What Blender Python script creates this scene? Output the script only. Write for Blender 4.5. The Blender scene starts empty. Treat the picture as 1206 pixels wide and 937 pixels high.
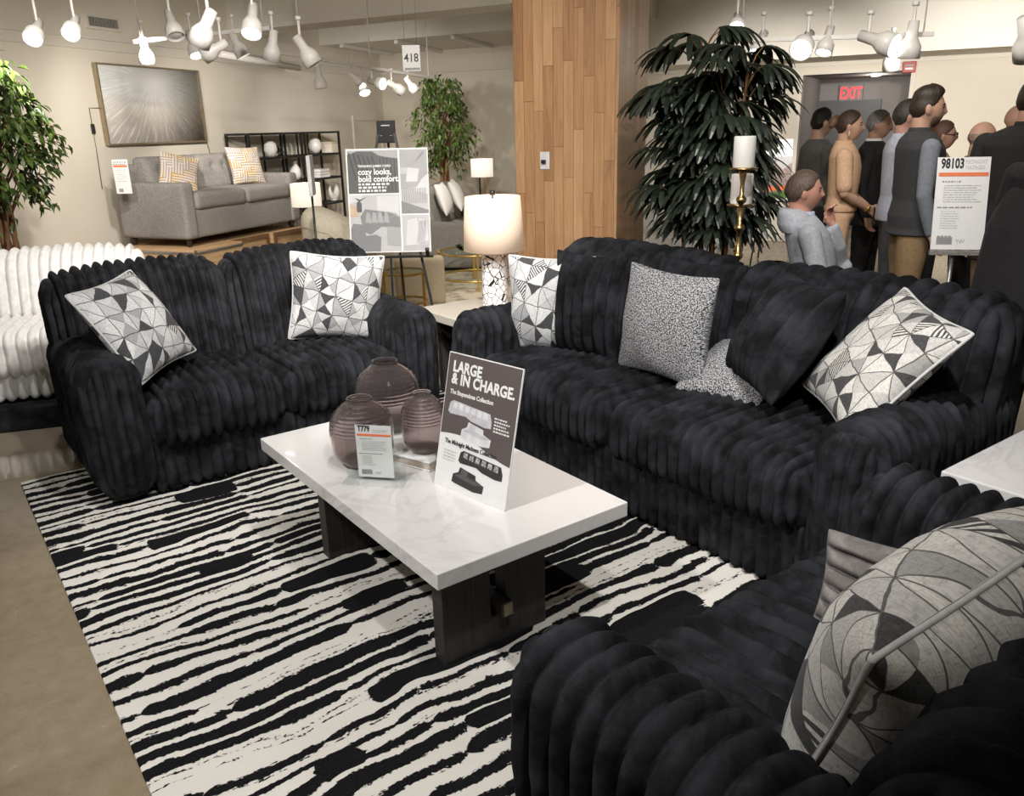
import bpy, bmesh, math, random
import numpy as np
from mathutils import Vector, Matrix, noise
random.seed(7); RS = np.random.RandomState(11)
PI = math.pi
SC = bpy.context.scene
COL = SC.collection
# ------------------------------------------------------------------ camera
# world: X runs along the coffee table's short side, Y along its long side, Z up; metres; the camera stands at x = y = 0
FPX, W_PX, H_PX = 961.65, 1206, 937
CAM = np.array([0.0, 0.0, 1.603])
FW = np.array([0.55943023, 0.76658768, -0.31524774])
RT = np.array([0.80301694, -0.59550889, -0.02308605])
UP = np.array([0.20543031, 0.24023424, 0.94872857])
cd = bpy.data.cameras.new('camera'); cam = bpy.data.objects.new('camera', cd); COL.objects.link(cam)
cd.sensor_fit = 'HORIZONTAL'; cd.sensor_width = 36.0; cd.lens = 36.0*FPX/W_PX; cd.clip_start = 0.05; cd.clip_end = 100
cam.matrix_world = Matrix(((RT[0], UP[0], -FW[0], CAM[0]), (RT[1], UP[1], -FW[1], CAM[1]), (RT[2], UP[2], -FW[2], CAM[2]), (0, 0, 0, 1)))
SC.camera = cam
FG = np.array([0.58949, 0.80778]); FG = FG/np.linalg.norm(FG)        # level forward and level right
RG = np.array([FG[1], -FG[0]])
def sight(px, py): return FW + RT*(px-W_PX/2)/FPX - UP*(py-H_PX/2)/FPX
def at_z(px, py, z): d = sight(px, py); return CAM + d*(z-CAM[2])/d[2]
def at_t(px, py, t):                                                  # point measured at level distance t ahead
    d = sight(px, py); return CAM + d*t/(d[0]*FG[0]+d[1]*FG[1])
def at_d(px, py, d): return CAM + sight(px, py)*d
def lvl(px, t):                                                       # ground point on the bearing of column px, at eye level
    d = sight(px, 157-(px-300)*0.0243); k = t/(d[0]*FG[0]+d[1]*FG[1]); return np.array([d[0]*k, d[1]*k])
def gdir(deg): a = math.radians(deg); return FG*math.cos(a)+RG*math.sin(a)   # level heading, degrees right of straight ahead
def ang(v): return math.atan2(v[1], v[0])
# ------------------------------------------------------------------ object helpers
def tag(o, label=None, cat=None, group=None, kind=None):
    if label: o['label'] = label
    if cat: o['category'] = cat
    if group: o['group'] = group
    if kind: o['kind'] = kind
    return o
def thing(name, label, cat, loc=(0, 0, 0), rz=0.0, group=None, rot=None):
    o = bpy.data.objects.new(name, None); COL.objects.link(o); o.empty_display_size = 0.1
    o.location = loc; o.rotation_euler = rot if rot else (0, 0, rz)
    return tag(o, label, cat, group)
def link(name, me, m=None, parent=None, smooth=False, label=None):
    o = bpy.data.objects.new(name, me); COL.objects.link(o)
    if m is not None and len(me.materials) == 0: me.materials.append(m)
    if parent: o.parent = parent
    if smooth: me.polygons.foreach_set('use_smooth', np.ones(len(me.polygons), dtype=bool))
    if label: o['label'] = label
    return o
def structure(name, mb, m):
    o = mb.build(name, m); o['kind'] = 'structure'; return o
def np_mesh(name, V, Fq, uv=None):
    me = bpy.data.meshes.new(name); V = np.asarray(V, dtype=np.float32); Fq = np.asarray(Fq, dtype=np.int32)
    k = Fq.shape[1]
    me.vertices.add(len(V)); me.vertices.foreach_set('co', V.ravel())
    me.loops.add(Fq.size); me.loops.foreach_set('vertex_index', Fq.ravel())
    me.polygons.add(len(Fq)); me.polygons.foreach_set('loop_start', np.arange(0, Fq.size, k, dtype=np.int32))
    me.polygons.foreach_set('loop_total', np.full(len(Fq), k, dtype=np.int32))
    me.update(calc_edges=True)
    if uv is not None:
        l = me.uv_layers.new(name='UVMap'); l.data.foreach_set('uv', np.asarray(uv, dtype=np.float32)[Fq.ravel()].ravel())
    me.validate(); return me
class MB:                                                             # collects primitives into one mesh
    def __init__(s): s.v = []; s.f = []; s.mi = []; s.sm = []
    def add(s, v, f, mi=0, sm=False):
        b = len(s.v); s.v += [tuple(map(float, p)) for p in v]; s.f += [tuple(b+i for i in q) for q in f]
        s.mi += [mi]*len(f); s.sm += [sm]*len(f); return s
    def box(s, lo, hi, mi=0):
        x0, y0, z0 = lo; x1, y1, z1 = hi
        return s.add([(x0,y0,z0),(x1,y0,z0),(x1,y1,z0),(x0,y1,z0),(x0,y0,z1),(x1,y0,z1),(x1,y1,z1),(x0,y1,z1)],
                     [(0,3,2,1),(4,5,6,7),(0,1,5,4),(1,2,6,5),(2,3,7,6),(3,0,4,7)], mi)
    def bar(s, a, b, w, h=None, mi=0, up=(0, 0, 1)):                  # square bar between two points
        a = Vector(a); b = Vector(b); h = h or w; d = (b-a).normalized(); u = Vector(up)
        if abs(d.dot(u)) > 0.95: u = Vector((1, 0, 0))
        x = d.cross(u).normalized(); y = x.cross(d).normalized(); v = []
        for p in (a, b):
            for sx, sy in ((-1,-1),(1,-1),(1,1),(-1,1)): v.append(p+x*sx*w/2+y*sy*h/2)
        return s.add(v, [(0,3,2,1),(4,5,6,7),(0,1,5,4),(1,2,6,5),(2,3,7,6),(3,0,4,7)], mi)
    def tube(s, pts, r, n=10, mi=0, caps=True):
        pts = [Vector(p) for p in pts]; R = r if isinstance(r, (list, tuple)) else [r]*len(pts); v = []; f = []
        prev = None
        for i, p in enumerate(pts):
            d = (pts[min(i+1, len(pts)-1)]-pts[max(i-1, 0)])
            d = d.normalized() if d.length > 1e-9 else Vector((0, 0, 1))
            u = Vector((0, 0, 1)) if abs(d.z) < 0.9 else Vector((1, 0, 0))
            if prev is not None: u = prev
            x = d.cross(u)
            if x.length < 1e-6: x = d.cross(Vector((0, 1, 0)))
            x.normalize(); y = x.cross(d).normalized(); prev = y
            for k in range(n):
                a = 2*PI*k/n; v.append(p+x*math.cos(a)*R[i]+y*math.sin(a)*R[i])
        for i in range(len(pts)-1):
            for k in range(n): f.append((i*n+k, i*n+(k+1) % n, (i+1)*n+(k+1) % n, (i+1)*n+k))
        s.add(v, f, mi, True)
        if caps:
            b = len(s.v)-len(v); s.f += [tuple(b+k for k in range(n))[::-1], tuple(b+(len(pts)-1)*n+k for k in range(n))]; s.mi += [mi]*2; s.sm += [False]*2
        return s
    def lathe(s, prof, n=40, c=(0, 0, 0), mi=0, closed=False):       # prof: (r, z)
        v = []; f = []; m = len(prof)
        for r, z in prof:
            for k in range(n): a = 2*PI*k/n; v.append((c[0]+r*math.cos(a), c[1]+r*math.sin(a), c[2]+z))
        for i in range(m if closed else m-1):
            j = (i+1) % m
            for k in range(n): f.append((i*n+k, i*n+(k+1) % n, j*n+(k+1) % n, j*n+k))
        return s.add(v, f, mi, True)
    def prism(s, poly, d0, d1, axis='y', mi=0):                      # polygon in xz (axis y), xy (axis z) or yz (axis x), extruded
        n = len(poly); v = []
        for d in (d0, d1):
            for a, b in poly: v.append({'y': (a, d, b), 'z': (a, b, d), 'x': (d, a, b)}[axis])
        f = [tuple(range(n)), tuple(range(2*n-1, n-1, -1))]+[(i, i+n, (i+1) % n+n, (i+1) % n) for i in range(n)]
        return s.add(v, f, mi)
    def build(s, name, m, parent=None, bevel=0.0, label=None, fix=True):
        me = bpy.data.meshes.new(name); me.from_pydata(s.v, [], s.f)
        for q in (m if isinstance(m, (list, tuple)) else [m]): me.materials.append(q)
        me.polygons.foreach_set('material_index', s.mi); me.polygons.foreach_set('use_smooth', s.sm)
        if fix:
            bm = bmesh.new(); bm.from_mesh(me); bmesh.ops.recalc_face_normals(bm, faces=bm.faces); bm.to_mesh(me); bm.free()
        me.update(); o = bpy.data.objects.new(name, me); COL.objects.link(o)
        if parent: o.parent = parent
        if bevel:
            b = o.modifiers.new('bevel', 'BEVEL'); b.width = bevel; b.segments = 2; b.limit_method = 'ANGLE'; b.angle_limit = 0.7
        if label: o['label'] = label
        return o
def lettering(body, size, m, parent, loc, rot=(PI/2, 0, 0), align='LEFT', bold=0.0, name='lettering', space=1.0, line=1.0, squash=1.0, depth=0.0006, fit=None):
    cu = bpy.data.curves.new('txt', 'FONT'); cu.body = body; cu.size = size; cu.align_x = align; cu.offset = bold
    cu.extrude = depth; cu.space_character = space; cu.space_line = line; cu.resolution_u = 3
    t = bpy.data.objects.new('txt', cu); COL.objects.link(t); bpy.context.view_layer.update()
    me = bpy.data.meshes.new_from_object(t.evaluated_get(bpy.context.evaluated_depsgraph_get()))
    bpy.data.objects.remove(t); bpy.data.curves.remove(cu)
    me.materials.clear(); o = link(name, me, m, parent); o.location = loc; o.rotation_euler = rot; 
    if fit:
        xs = [v.co.x for v in me.vertices]; squash = fit/(max(xs)-min(xs))
    o.scale = (squash, 1, 1)
    return o
def copy_tree(o, parent=None):
    c = o.copy(); COL.objects.link(c)
    if parent: c.parent = parent
    for ch in list(o.children): copy_tree(ch, c)
    return c
# ------------------------------------------------------------------ material helpers
class NT:
    def __init__(s, name):
        s.m = bpy.data.materials.new(name); s.m.use_nodes = True; s.t = s.m.node_tree; s.b = s.t.nodes['Principled BSDF']
    def n(s, typ, **k):
        q = s.t.nodes.new(typ)
        for a, v in k.items():
            if a.startswith('i_'): q.inputs[a[2:].replace('_', ' ')].default_value = v
            elif a.startswith('n_'): q.inputs[int(a[2:])].default_value = v
            else: setattr(q, a, v)
        return q
    def l(s, a, b): s.t.links.new(a, b)
    def math(s, op, a, b=None, c=None, clamp=False):
        q = s.t.nodes.new('ShaderNodeMath'); q.operation = op; q.use_clamp = clamp
        for i, v in enumerate((a, b, c)):
            if v is None: continue
            if isinstance(v, (int, float)): q.inputs[i].default_value = v
            else: s.l(v, q.inputs[i])
        return q.outputs[0]
    def mix(s, f, a, b):
        q = s.t.nodes.new('ShaderNodeMix'); q.data_type = 'RGBA'
        for i, v in ((0, f), (6, a), (7, b)):
            if isinstance(v, (int, float)): q.inputs[i].default_value = v
            elif isinstance(v, tuple): q.inputs[i].default_value = v if len(v) == 4 else (*v, 1)
            else: s.l(v, q.inputs[i])
        return q.outputs[2]
    def ramp(s, f, stops, interp='LINEAR'):
        q = s.t.nodes.new('ShaderNodeValToRGB'); q.color_ramp.interpolation = interp; e = q.color_ramp.elements
        while len(e) < len(stops): e.new(0.5)
        for i, (p, c) in enumerate(stops): e[i].position = p; e[i].color = (*c, 1) if len(c) == 3 else c
        s.l(f, q.inputs[0]); return q.outputs[0]
    def coord(s, kind='Object', scale=(1, 1, 1), rot=(0, 0, 0), loc=(0, 0, 0)):
        c = s.n('ShaderNodeTexCoord'); mp = s.n('ShaderNodeMapping'); mp.inputs['Scale'].default_value = scale
        mp.inputs['Rotation'].default_value = rot; mp.inputs['Location'].default_value = loc
        s.l(c.outputs[kind], mp.inputs[0]); return mp.outputs[0]
    def noise(s, vec, scale=5, detail=3, rough=0.5, dist=0.0):
        q = s.n('ShaderNodeTexNoise'); q.inputs['Scale'].default_value = scale; q.inputs['Detail'].default_value = detail
        q.inputs['Roughness'].default_value = rough; q.inputs['Distortion'].default_value = dist
        if vec is not None: s.l(vec, q.inputs['Vector'])
        return q.outputs[0]
    def bump(s, h, strength=0.3, dist=0.01):
        q = s.n('ShaderNodeBump'); q.inputs['Strength'].default_value = strength; q.inputs['Distance'].default_value = dist
        s.l(h, q.inputs['Height']); s.l(q.outputs[0], s.b.inputs['Normal'])
    def set(s, **k):
        for a, v in k.items():
            key = {'color': 'Base Color', 'rough': 'Roughness', 'metal': 'Metallic', 'spec': 'Specular IOR Level', 'trans': 'Transmission Weight',
                   'ior': 'IOR', 'sheen': 'Sheen Weight', 'sheen_r': 'Sheen Roughness', 'sheen_t': 'Sheen Tint', 'ecol': 'Emission Color', 'est': 'Emission Strength',
                   'coat': 'Coat Weight', 'alpha': 'Alpha', 'sss': 'Subsurface Weight'}[a]
            if isinstance(v, tuple): v = (*v, 1) if len(v) == 3 else v
            if hasattr(v, 'is_output'): s.l(v, s.b.inputs[key])
            else: s.b.inputs[key].default_value = v
        return s
def plain(name, color, rough=0.6, metal=0.0, var=0.12, scale=30.0, bump=0.0, **k):    # plain procedural surface: a little noise in tone
    t = NT(name); v = t.coord('Object'); nz = t.noise(v, scale, 3)
    lo = tuple(c*(1-var) for c in color); hi = tuple(min(1, c*(1+var)) for c in color)
    t.set(color=t.ramp(nz, [(0.3, lo), (0.7, hi)]), rough=rough, metal=metal, **k)
    if bump: t.bump(t.noise(v, scale*4, 2), bump, 0.004)
    return t.m
def glow(name, color, strength):
    t = NT(name); t.set(color=color, ecol=color, est=strength, rough=0.5); return t.m
# ------------------------------------------------------------------ materials
def fur(name, lo, hi, sheen, tint, scale=26):
    t = NT(name); v = t.coord('Object'); a = t.noise(v, scale, 4, 0.6, 0.6); f = t.noise(v, 420, 2, 0.6)
    big = t.noise(v, 7, 2)
    m = t.math('ADD', t.math('MULTIPLY', a, 0.75), t.math('MULTIPLY', f, 0.25)); m = t.math('ADD', m, t.math('MULTIPLY', t.math('SUBTRACT', big, 0.5), 0.25))
    st = t.math('MULTIPLY_ADD', t.noise(v, 11, 3, 0.6), 2.6*sheen, -0.85*sheen, clamp=True)
    t.set(color=t.ramp(m, [(0.40, lo), (0.66, hi)]), rough=0.8, spec=0.06, sheen=st, sheen_r=0.38, sheen_t=tint)
    t.bump(t.math('ADD', t.math('MULTIPLY', a, 0.6), t.math('MULTIPLY', f, 0.5)), 0.30, 0.0035)
    return t.m
M = {}
M['black_fur'] = fur('black_faux_fur', (0.009, 0.0093, 0.0105), (0.034, 0.036, 0.042), 0.02, (0.55, 0.57, 0.65), 9)
M['grey_fur'] = fur('grey_faux_fur', (0.17, 0.155, 0.15), (0.30, 0.275, 0.265), 0.3, (0.9, 0.85, 0.85))
M['white_fur'] = fur('white_faux_fur', (0.70, 0.69, 0.68), (0.85, 0.84, 0.83), 0.2, (1, 1, 1))
def concrete():
    t = NT('polished_concrete'); v = t.coord('Object'); a = t.noise(v, 1.1, 5, 0.6, 0.4); b = t.noise(v, 14, 4, 0.7); c = t.noise(v, 160, 2)
    m = t.math('ADD', t.math('MULTIPLY', a, 0.6), t.math('ADD', t.math('MULTIPLY', b, 0.28), t.math('MULTIPLY', c, 0.12)))
    t.set(color=t.ramp(m, [(0.35, (0.19, 0.145, 0.092)), (0.5, (0.27, 0.215, 0.145)), (0.65, (0.34, 0.285, 0.205))]), rough=t.math('MULTIPLY_ADD', b, 0.25, 0.10), spec=0.5)
    return t.m
M['concrete'] = concrete()
def paint(name, c, rough=0.85):
    t = NT(name); v = t.coord('Object'); a = t.noise(v, 0.8, 3); b = t.noise(v, 90, 2)
    t.set(color=t.ramp(a, [(0.3, tuple(x*0.95 for x in c)), (0.7, c)]), rough=rough, spec=0.2); t.bump(b, 0.05, 0.002); return t.m
M['wall'] = paint('warm_white_wall_paint', (0.69, 0.635, 0.54)); M['ceiling'] = paint('ceiling_paint', (0.72, 0.69, 0.62)); M['trimwhite'] = paint('off_white_trim', (0.66, 0.62, 0.54), 0.5)
M['greywall'] = paint('grey_niche_paint', (0.22, 0.205, 0.20)); M['darkdoor'] = plain('charcoal_door_paint', (0.03, 0.03, 0.033), 0.45)
def rugmat():
    # rows of black brush strokes on ivory: each row broken into strokes of random length and thickness, rows bent by noise, ragged edges
    t = NT('striped_rug_pile'); v = t.coord('Object'); sp = t.n('ShaderNodeSeparateXYZ'); t.l(v, sp.inputs[0])
    def st(sx, sy, det, loc=(0, 0, 0), r=0.5): return t.math('SUBTRACT', t.noise(t.coord('Object', (sx, sy, 1), (0, 0, 0), loc), 1.0, det, r), 0.5)
    def wn(*a):
        c = t.n('ShaderNodeCombineXYZ')
        for i, q in enumerate(a):
            if isinstance(q, (int, float)): c.inputs[i].default_value = q
            else: t.l(q, c.inputs[i])
        w = t.n('ShaderNodeTexWhiteNoise', noise_dimensions='3D'); t.l(c.outputs[0], w.inputs['Vector']); return w.outputs[0]
    jag = t.math('ADD', st(26, 70, 3, (1, 7, 0), 0.7), t.math('MULTIPLY', st(90, 90, 2, (4, 2, 0)), 0.6)); bend = t.math('ADD', t.math('MULTIPLY', st(1.6, 3.5, 2, (3, 1, 0)), 2.1), t.math('MULTIPLY', st(6, 7, 2, (8, 1, 0)), 0.55))
    out = None
    for layer, (P, lmin, lvar, off) in enumerate(((0.074, 0.30, 0.75, 0.0), (0.118, 0.12, 0.30, 3.3))):
        y = t.math('ADD', t.math('DIVIDE', sp.outputs[1], P), t.math('ADD', bend, off)); row = t.math('FLOOR', y); fy = t.math('FRACT', y)
        L = t.math('MULTIPLY_ADD', wn(row, 1.7+layer, 0.0), lvar, lmin); x = t.math('DIVIDE', t.math('ADD', t.math('ADD', sp.outputs[0], t.math('MULTIPLY', jag, 0.035)), t.math('MULTIPLY', wn(row, 5.1, layer), 4.0)), L); cell = t.math('FLOOR', x); fx = t.math('FRACT', x)
        r = wn(row, cell, 2.0+layer); end = t.math('MULTIPLY', t.math('MINIMUM', fx, t.math('SUBTRACT', 1.0, fx)), L)
        taper = t.math('POWER', t.math('MULTIPLY_ADD', end, 30.0, 0.06, clamp=True), 0.5); h = t.math('MULTIPLY', t.math('ABSOLUTE', t.math('SUBTRACT', fy, 0.5)), 2.0)
        if layer == 0: th = t.math('MULTIPLY_ADD', r, 0.62, 0.24); th = t.math('ADD', th, t.math('MULTIPLY', t.math('GREATER_THAN', r, 0.90), 0.5)); th = t.math('MULTIPLY', th, t.math('GREATER_THAN', r, 0.07))
        else: th = t.math('MULTIPLY', t.math('GREATER_THAN', r, 0.965), 1.25)
        g = t.math('SUBTRACT', t.math('MULTIPLY', th, taper), t.math('ADD', h, t.math('MULTIPLY', jag, 0.72))); out = g if out is None else t.math('MAXIMUM', out, g)
    k = t.math('SUBTRACT', 1.0, t.math('MULTIPLY_ADD', out, 16.0, 0.5, clamp=True), clamp=True)
    pile = t.noise(t.coord('Object', (1, 1, 1)), 380, 2, 0.6); tone = t.noise(t.coord('Object'), 6, 3)
    wh = t.mix(tone, (0.66, 0.625, 0.565), (0.76, 0.74, 0.70)); wh = t.mix(t.math('MULTIPLY', pile, 0.25), wh, (0.42, 0.39, 0.35))
    bl = t.mix(t.math('MULTIPLY_ADD', pile, 2.5, -1.3, clamp=True), (0.006, 0.006, 0.007), (0.05, 0.05, 0.05))
    t.set(color=t.mix(k, bl, wh), rough=0.95, spec=0.1)
    t.bump(t.math('ADD', t.math('MULTIPLY', pile, 0.35), t.math('MULTIPLY', k, 0.5)), 0.6, 0.004); return t.m
M['rug'] = rugmat()
def marble(name, base, vein, rough, sc=1.0, k=0.55):
    t = NT(name); v = t.coord('Object'); w = t.noise(v, 3*sc, 5, 0.6, 1.2); a = t.math('ABSOLUTE', t.math('SUBTRACT', w, 0.5))
    ve = t.math('SUBTRACT', 1.0, t.math('MULTIPLY', a, 22.0), clamp=True); pat = t.noise(v, 2.1*sc, 2)
    ve = t.math('MULTIPLY', ve, t.math('MULTIPLY_ADD', pat, 2.4, -0.9, clamp=True))
    t.set(color=t.mix(t.math('MULTIPLY', ve, k), base, vein), rough=rough, spec=0.5, coat=0.3); return t.m
M['marble'] = marble('white_marble', (0.70, 0.685, 0.675), (0.40, 0.37, 0.35), 0.12)
M['slab_grey'] = marble('pale_stone', (0.55, 0.51, 0.45), (0.4, 0.37, 0.33), 0.3)
def wood(name, lo, hi, rough=0.5, sx=1.5, sy=26.0, axis='z', ring=8.0):
    t = NT(name); s = {'z': (sy, sy, sx), 'x': (sx, sy, sy), 'y': (sy, sx, sy)}[axis]
    v = t.coord('Object', s); a = t.noise(v, 1.0, 5, 0.65, 1.0); b = t.noise(t.coord('Object', tuple(q*5 for q in s)), 1.0, 3)
    m = t.math('ADD', t.math('MULTIPLY', a, 0.7), t.math('MULTIPLY', b, 0.3))
    t.set(color=t.ramp(m, [(0.32, lo), (0.68, hi)]), rough=rough, spec=0.35); t.bump(m, 0.12, 0.003); return t.m
M['darkwood'] = wood('dark_stained_oak', (0.014, 0.012, 0.011), (0.045, 0.040, 0.037), 0.5)
M['crate'] = wood('pale_crate_wood', (0.40, 0.24, 0.12), (0.62, 0.42, 0.24), 0.6, axis='x')
def planks():
    # vertical oak boards of random length: columns from x, each column offset in z, tone per board, fine grain
    t = NT('oak_planks'); c = t.n('ShaderNodeTexCoord'); sp = t.n('ShaderNodeSeparateXYZ'); t.l(c.outputs['UV'], sp.inputs[0])
    cw = 0.0735; u = t.math('DIVIDE', sp.outputs[0], cw); col = t.math('FLOOR', u); fu = t.math('FRACT', u)
    wn = t.n('ShaderNodeTexWhiteNoise', noise_dimensions='1D'); t.l(col, wn.inputs['W'])
    zz = t.math('DIVIDE', t.math('ADD', sp.outputs[1], t.math('MULTIPLY', wn.outputs[0], 3.1)), 0.74); row = t.math('FLOOR', zz); fz = t.math('FRACT', zz)
    cb = t.n('ShaderNodeCombineXYZ'); t.l(col, cb.inputs[0]); t.l(row, cb.inputs[1]); w2 = t.n('ShaderNodeTexWhiteNoise', noise_dimensions='2D'); t.l(cb.outputs[0], w2.inputs['Vector'])
    gv = t.n('ShaderNodeCombineXYZ'); t.l(t.math('MULTIPLY', sp.outputs[0], 34), gv.inputs[0]); t.l(t.math('MULTIPLY', sp.outputs[1], 2.2), gv.inputs[1]); t.l(t.math('MULTIPLY', w2.outputs[0], 40), gv.inputs[2])
    g = t.noise(gv.outputs[0], 1.0, 5, 0.65, 1.4)
    m = t.math('ADD', t.math('MULTIPLY', w2.outputs[0], 0.36), t.math('MULTIPLY', g, 0.72))
    colr = t.ramp(m, [(0.18, (0.15, 0.072, 0.030)), (0.5, (0.30, 0.165, 0.078)), (0.85, (0.42, 0.26, 0.135))])
    e = t.math('MINIMUM', t.math('MULTIPLY', t.math('MINIMUM', fu, t.math('SUBTRACT', 1.0, fu)), cw), t.math('MULTIPLY', t.math('MINIMUM', fz, t.math('SUBTRACT', 1.0, fz)), 0.74))
    gap = t.math('LESS_THAN', e, 0.0013)
    t.set(color=t.mix(gap, colr, (0.09, 0.045, 0.02)), rough=t.math('MULTIPLY_ADD', g, 0.2, 0.32), spec=0.45)
    t.bump(t.math('SUBTRACT', t.math('MULTIPLY', g, 0.15), gap), 0.3, 0.002); return t.m
M['planks'] = planks()
def patchwork(name, k=11.0, warm=(1.0, 1.0, 1.0)):
    # jacquard of triangles and bars: rotated cells, each split along a random diagonal; white, silver, charcoal or striped
    t = NT(name); c = t.n('ShaderNodeTexCoord'); mp = t.n('ShaderNodeMapping'); mp.inputs['Scale'].default_value = (k, k*0.88, 1); mp.inputs['Rotation'].default_value = (0, 0, 0.18)
    t.l(c.outputs['UV'], mp.inputs[0])
    warp = t.n('ShaderNodeTexNoise'); warp.inputs['Scale'].default_value = 0.9; t.l(mp.outputs[0], warp.inputs['Vector'])
    ad = t.n('ShaderNodeVectorMath', operation='MULTIPLY_ADD'); t.l(warp.outputs['Color'], ad.inputs[0]); ad.inputs[1].default_value = (0.35, 0.35, 0); t.l(mp.outputs[0], ad.inputs[2])
    sp = t.n('ShaderNodeSeparateXYZ'); t.l(ad.outputs[0], sp.inputs[0]); x, y = sp.outputs[0], sp.outputs[1]
    cx, cy, fx, fy = t.math('FLOOR', x), t.math('FLOOR', y), t.math('FRACT', x), t.math('FRACT', y)
    cb = t.n('ShaderNodeCombineXYZ'); t.l(cx, cb.inputs[0]); t.l(cy, cb.inputs[1]); w = t.n('ShaderNodeTexWhiteNoise', noise_dimensions='2D'); t.l(cb.outputs[0], w.inputs['Vector'])
    flip = t.math('GREATER_THAN', w.outputs[0], 0.5); fx2 = t.math('ABSOLUTE', t.math('SUBTRACT', fx, flip))
    d1 = t.math('SUBTRACT', fx2, fy); tri = t.math('GREATER_THAN', d1, 0.0)
    s2 = t.math('ADD', fx2, fy); qd = t.math('GREATER_THAN', s2, 1.0)
    tid = t.math('ADD', tri, t.math('MULTIPLY', qd, t.math('MULTIPLY', 2.0, t.math('GREATER_THAN', w.outputs[0], 0.30))))
    c2 = t.n('ShaderNodeCombineXYZ'); t.l(cx, c2.inputs[0]); t.l(cy, c2.inputs[1]); t.l(tid, c2.inputs[2]); w2 = t.n('ShaderNodeTexWhiteNoise', noise_dimensions='3D'); t.l(c2.outputs[0], w2.inputs['Vector'])
    r = w2.outputs[0]
    tone = t.ramp(r, [(0.0, (0.045, 0.046, 0.05)), (0.19, (0.36, 0.365, 0.375)), (0.30, (0.64, 0.64, 0.645)), (0.56, (0.54, 0.54, 0.55)), (0.76, (0.70, 0.70, 0.69)), (0.93, (0.05, 0.05, 0.055))], 'CONSTANT')
    stripe = t.math('GREATER_THAN', t.math('FRACT', t.math('MULTIPLY', s2, 5.0)), 0.5)
    tone = t.mix(t.math('MULTIPLY', t.math('GREATER_THAN', r, 0.93), stripe), tone, (0.70, 0.70, 0.69))
    hatch = t.noise(t.coord('UV', (260, 60, 1), (0, 0, 0.6)), 1.0, 2, 0.7); hatch2 = t.noise(t.coord('UV', (60, 240, 1), (0, 0, 0.35)), 1.0, 2, 0.7)
    hh = t.math('MULTIPLY_ADD', t.math('MINIMUM', hatch, hatch2), 4.0, -1.1, clamp=True)
    tone = t.mix(t.math('MULTIPLY', t.math('SUBTRACT', 1.0, hh), 0.55), tone, (0.13, 0.13, 0.135))
    ln = t.math('MINIMUM', t.math('ABSOLUTE', d1), t.math('MINIMUM', t.math('MINIMUM', fx, t.math('SUBTRACT', 1.0, fx)), t.math('MINIMUM', fy, t.math('SUBTRACT', 1.0, fy))))
    tone = t.mix(t.math('MULTIPLY', t.math('LESS_THAN', ln, 0.022), 0.85), tone, (0.05, 0.05, 0.05))
    tone = t.mix(1.0, tone, tone); q = t.n('ShaderNodeMix', data_type='RGBA', blend_type='MULTIPLY'); q.inputs[0].default_value = 1; t.l(tone, q.inputs[6]); q.inputs[7].default_value = (*warm, 1)
    t.set(color=q.outputs[2], rough=0.85, spec=0.2, sheen=0.1); t.bump(t.math('ADD', hatch, hatch2), 0.25, 0.002); return t.m
M['patch'] = patchwork('patchwork_jacquard'); M['patch_warm'] = patchwork('patchwork_jacquard_warm', 11.0, (1.0, 0.97, 0.91))
M['piping'] = plain('pillow_piping', (0.52, 0.52, 0.51), 0.8)
def tweed():
    t = NT('black_white_tweed'); a = t.noise(t.coord('UV', (1, 1, 1)), 170, 2, 0.6, 0.5); b = t.noise(t.coord('UV'), 420, 1)
    m = t.math('ADD', t.math('MULTIPLY', a, 0.75), t.math('MULTIPLY', b, 0.25))
    t.set(color=t.ramp(m, [(0.46, (0.012, 0.012, 0.014)), (0.56, (0.55, 0.55, 0.56))]), rough=0.9); t.bump(a, 0.4, 0.003); return t.m
M['tweed'] = tweed()
def maze():
    t = NT('yellow_maze_print'); c = t.coord('UV', (17, 17, 1)); sp = t.n('ShaderNodeSeparateXYZ'); t.l(c, sp.inputs[0]); fx, fy = t.math('FLOOR', sp.outputs[0]), t.math('FLOOR', sp.outputs[1])
    cb = t.n('ShaderNodeCombineXYZ'); t.l(fx, cb.inputs[0]); t.l(fy, cb.inputs[1]); wn = t.n('ShaderNodeTexWhiteNoise', noise_dimensions='2D'); t.l(cb.outputs[0], wn.inputs['Vector'])
    k = t.math('GREATER_THAN', wn.outputs[0], 0.5); u = t.math('ADD', t.math('MULTIPLY', sp.outputs[0], k), t.math('MULTIPLY', sp.outputs[1], t.math('SUBTRACT', 1.0, k))); bar = t.math('GREATER_THAN', t.math('FRACT', t.math('MULTIPLY', u, 2.0)), 0.5)
    t.set(color=t.mix(bar, (0.62, 0.57, 0.52), t.ramp(t.noise(c, 0.35, 2), [(0.45, (0.44, 0.27, 0.06)), (0.55, (0.36, 0.29, 0.27))])), rough=0.85); return t.m
M['maze'] = maze()
M['greyfab'] = plain('heather_grey_weave', (0.245, 0.228, 0.21), 0.95, 0, 0.28, 90, 0.3); M['creamfab'] = plain('cream_boucle', (0.74, 0.67, 0.54), 0.95, 0, 0.16, 110, 0.5)
M['whitefab'] = plain('white_linen', (0.68, 0.66, 0.62), 0.9, 0, 0.08, 60, 0.2)
M['beigefab'] = plain('beige_boucle', (0.66, 0.55, 0.38), 0.95, 0, 0.2, 140, 0.6)
M['black'] = plain('black_metal', (0.010, 0.010, 0.010), 0.4, 0, 0.1); M['brass'] = plain('antique_brass', (0.52, 0.38, 0.17), 0.28, 1.0, 0.12, 20); M['gold'] = plain('brushed_gold', (0.62, 0.42, 0.13), 0.35, 0.85, 0.08)
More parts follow.
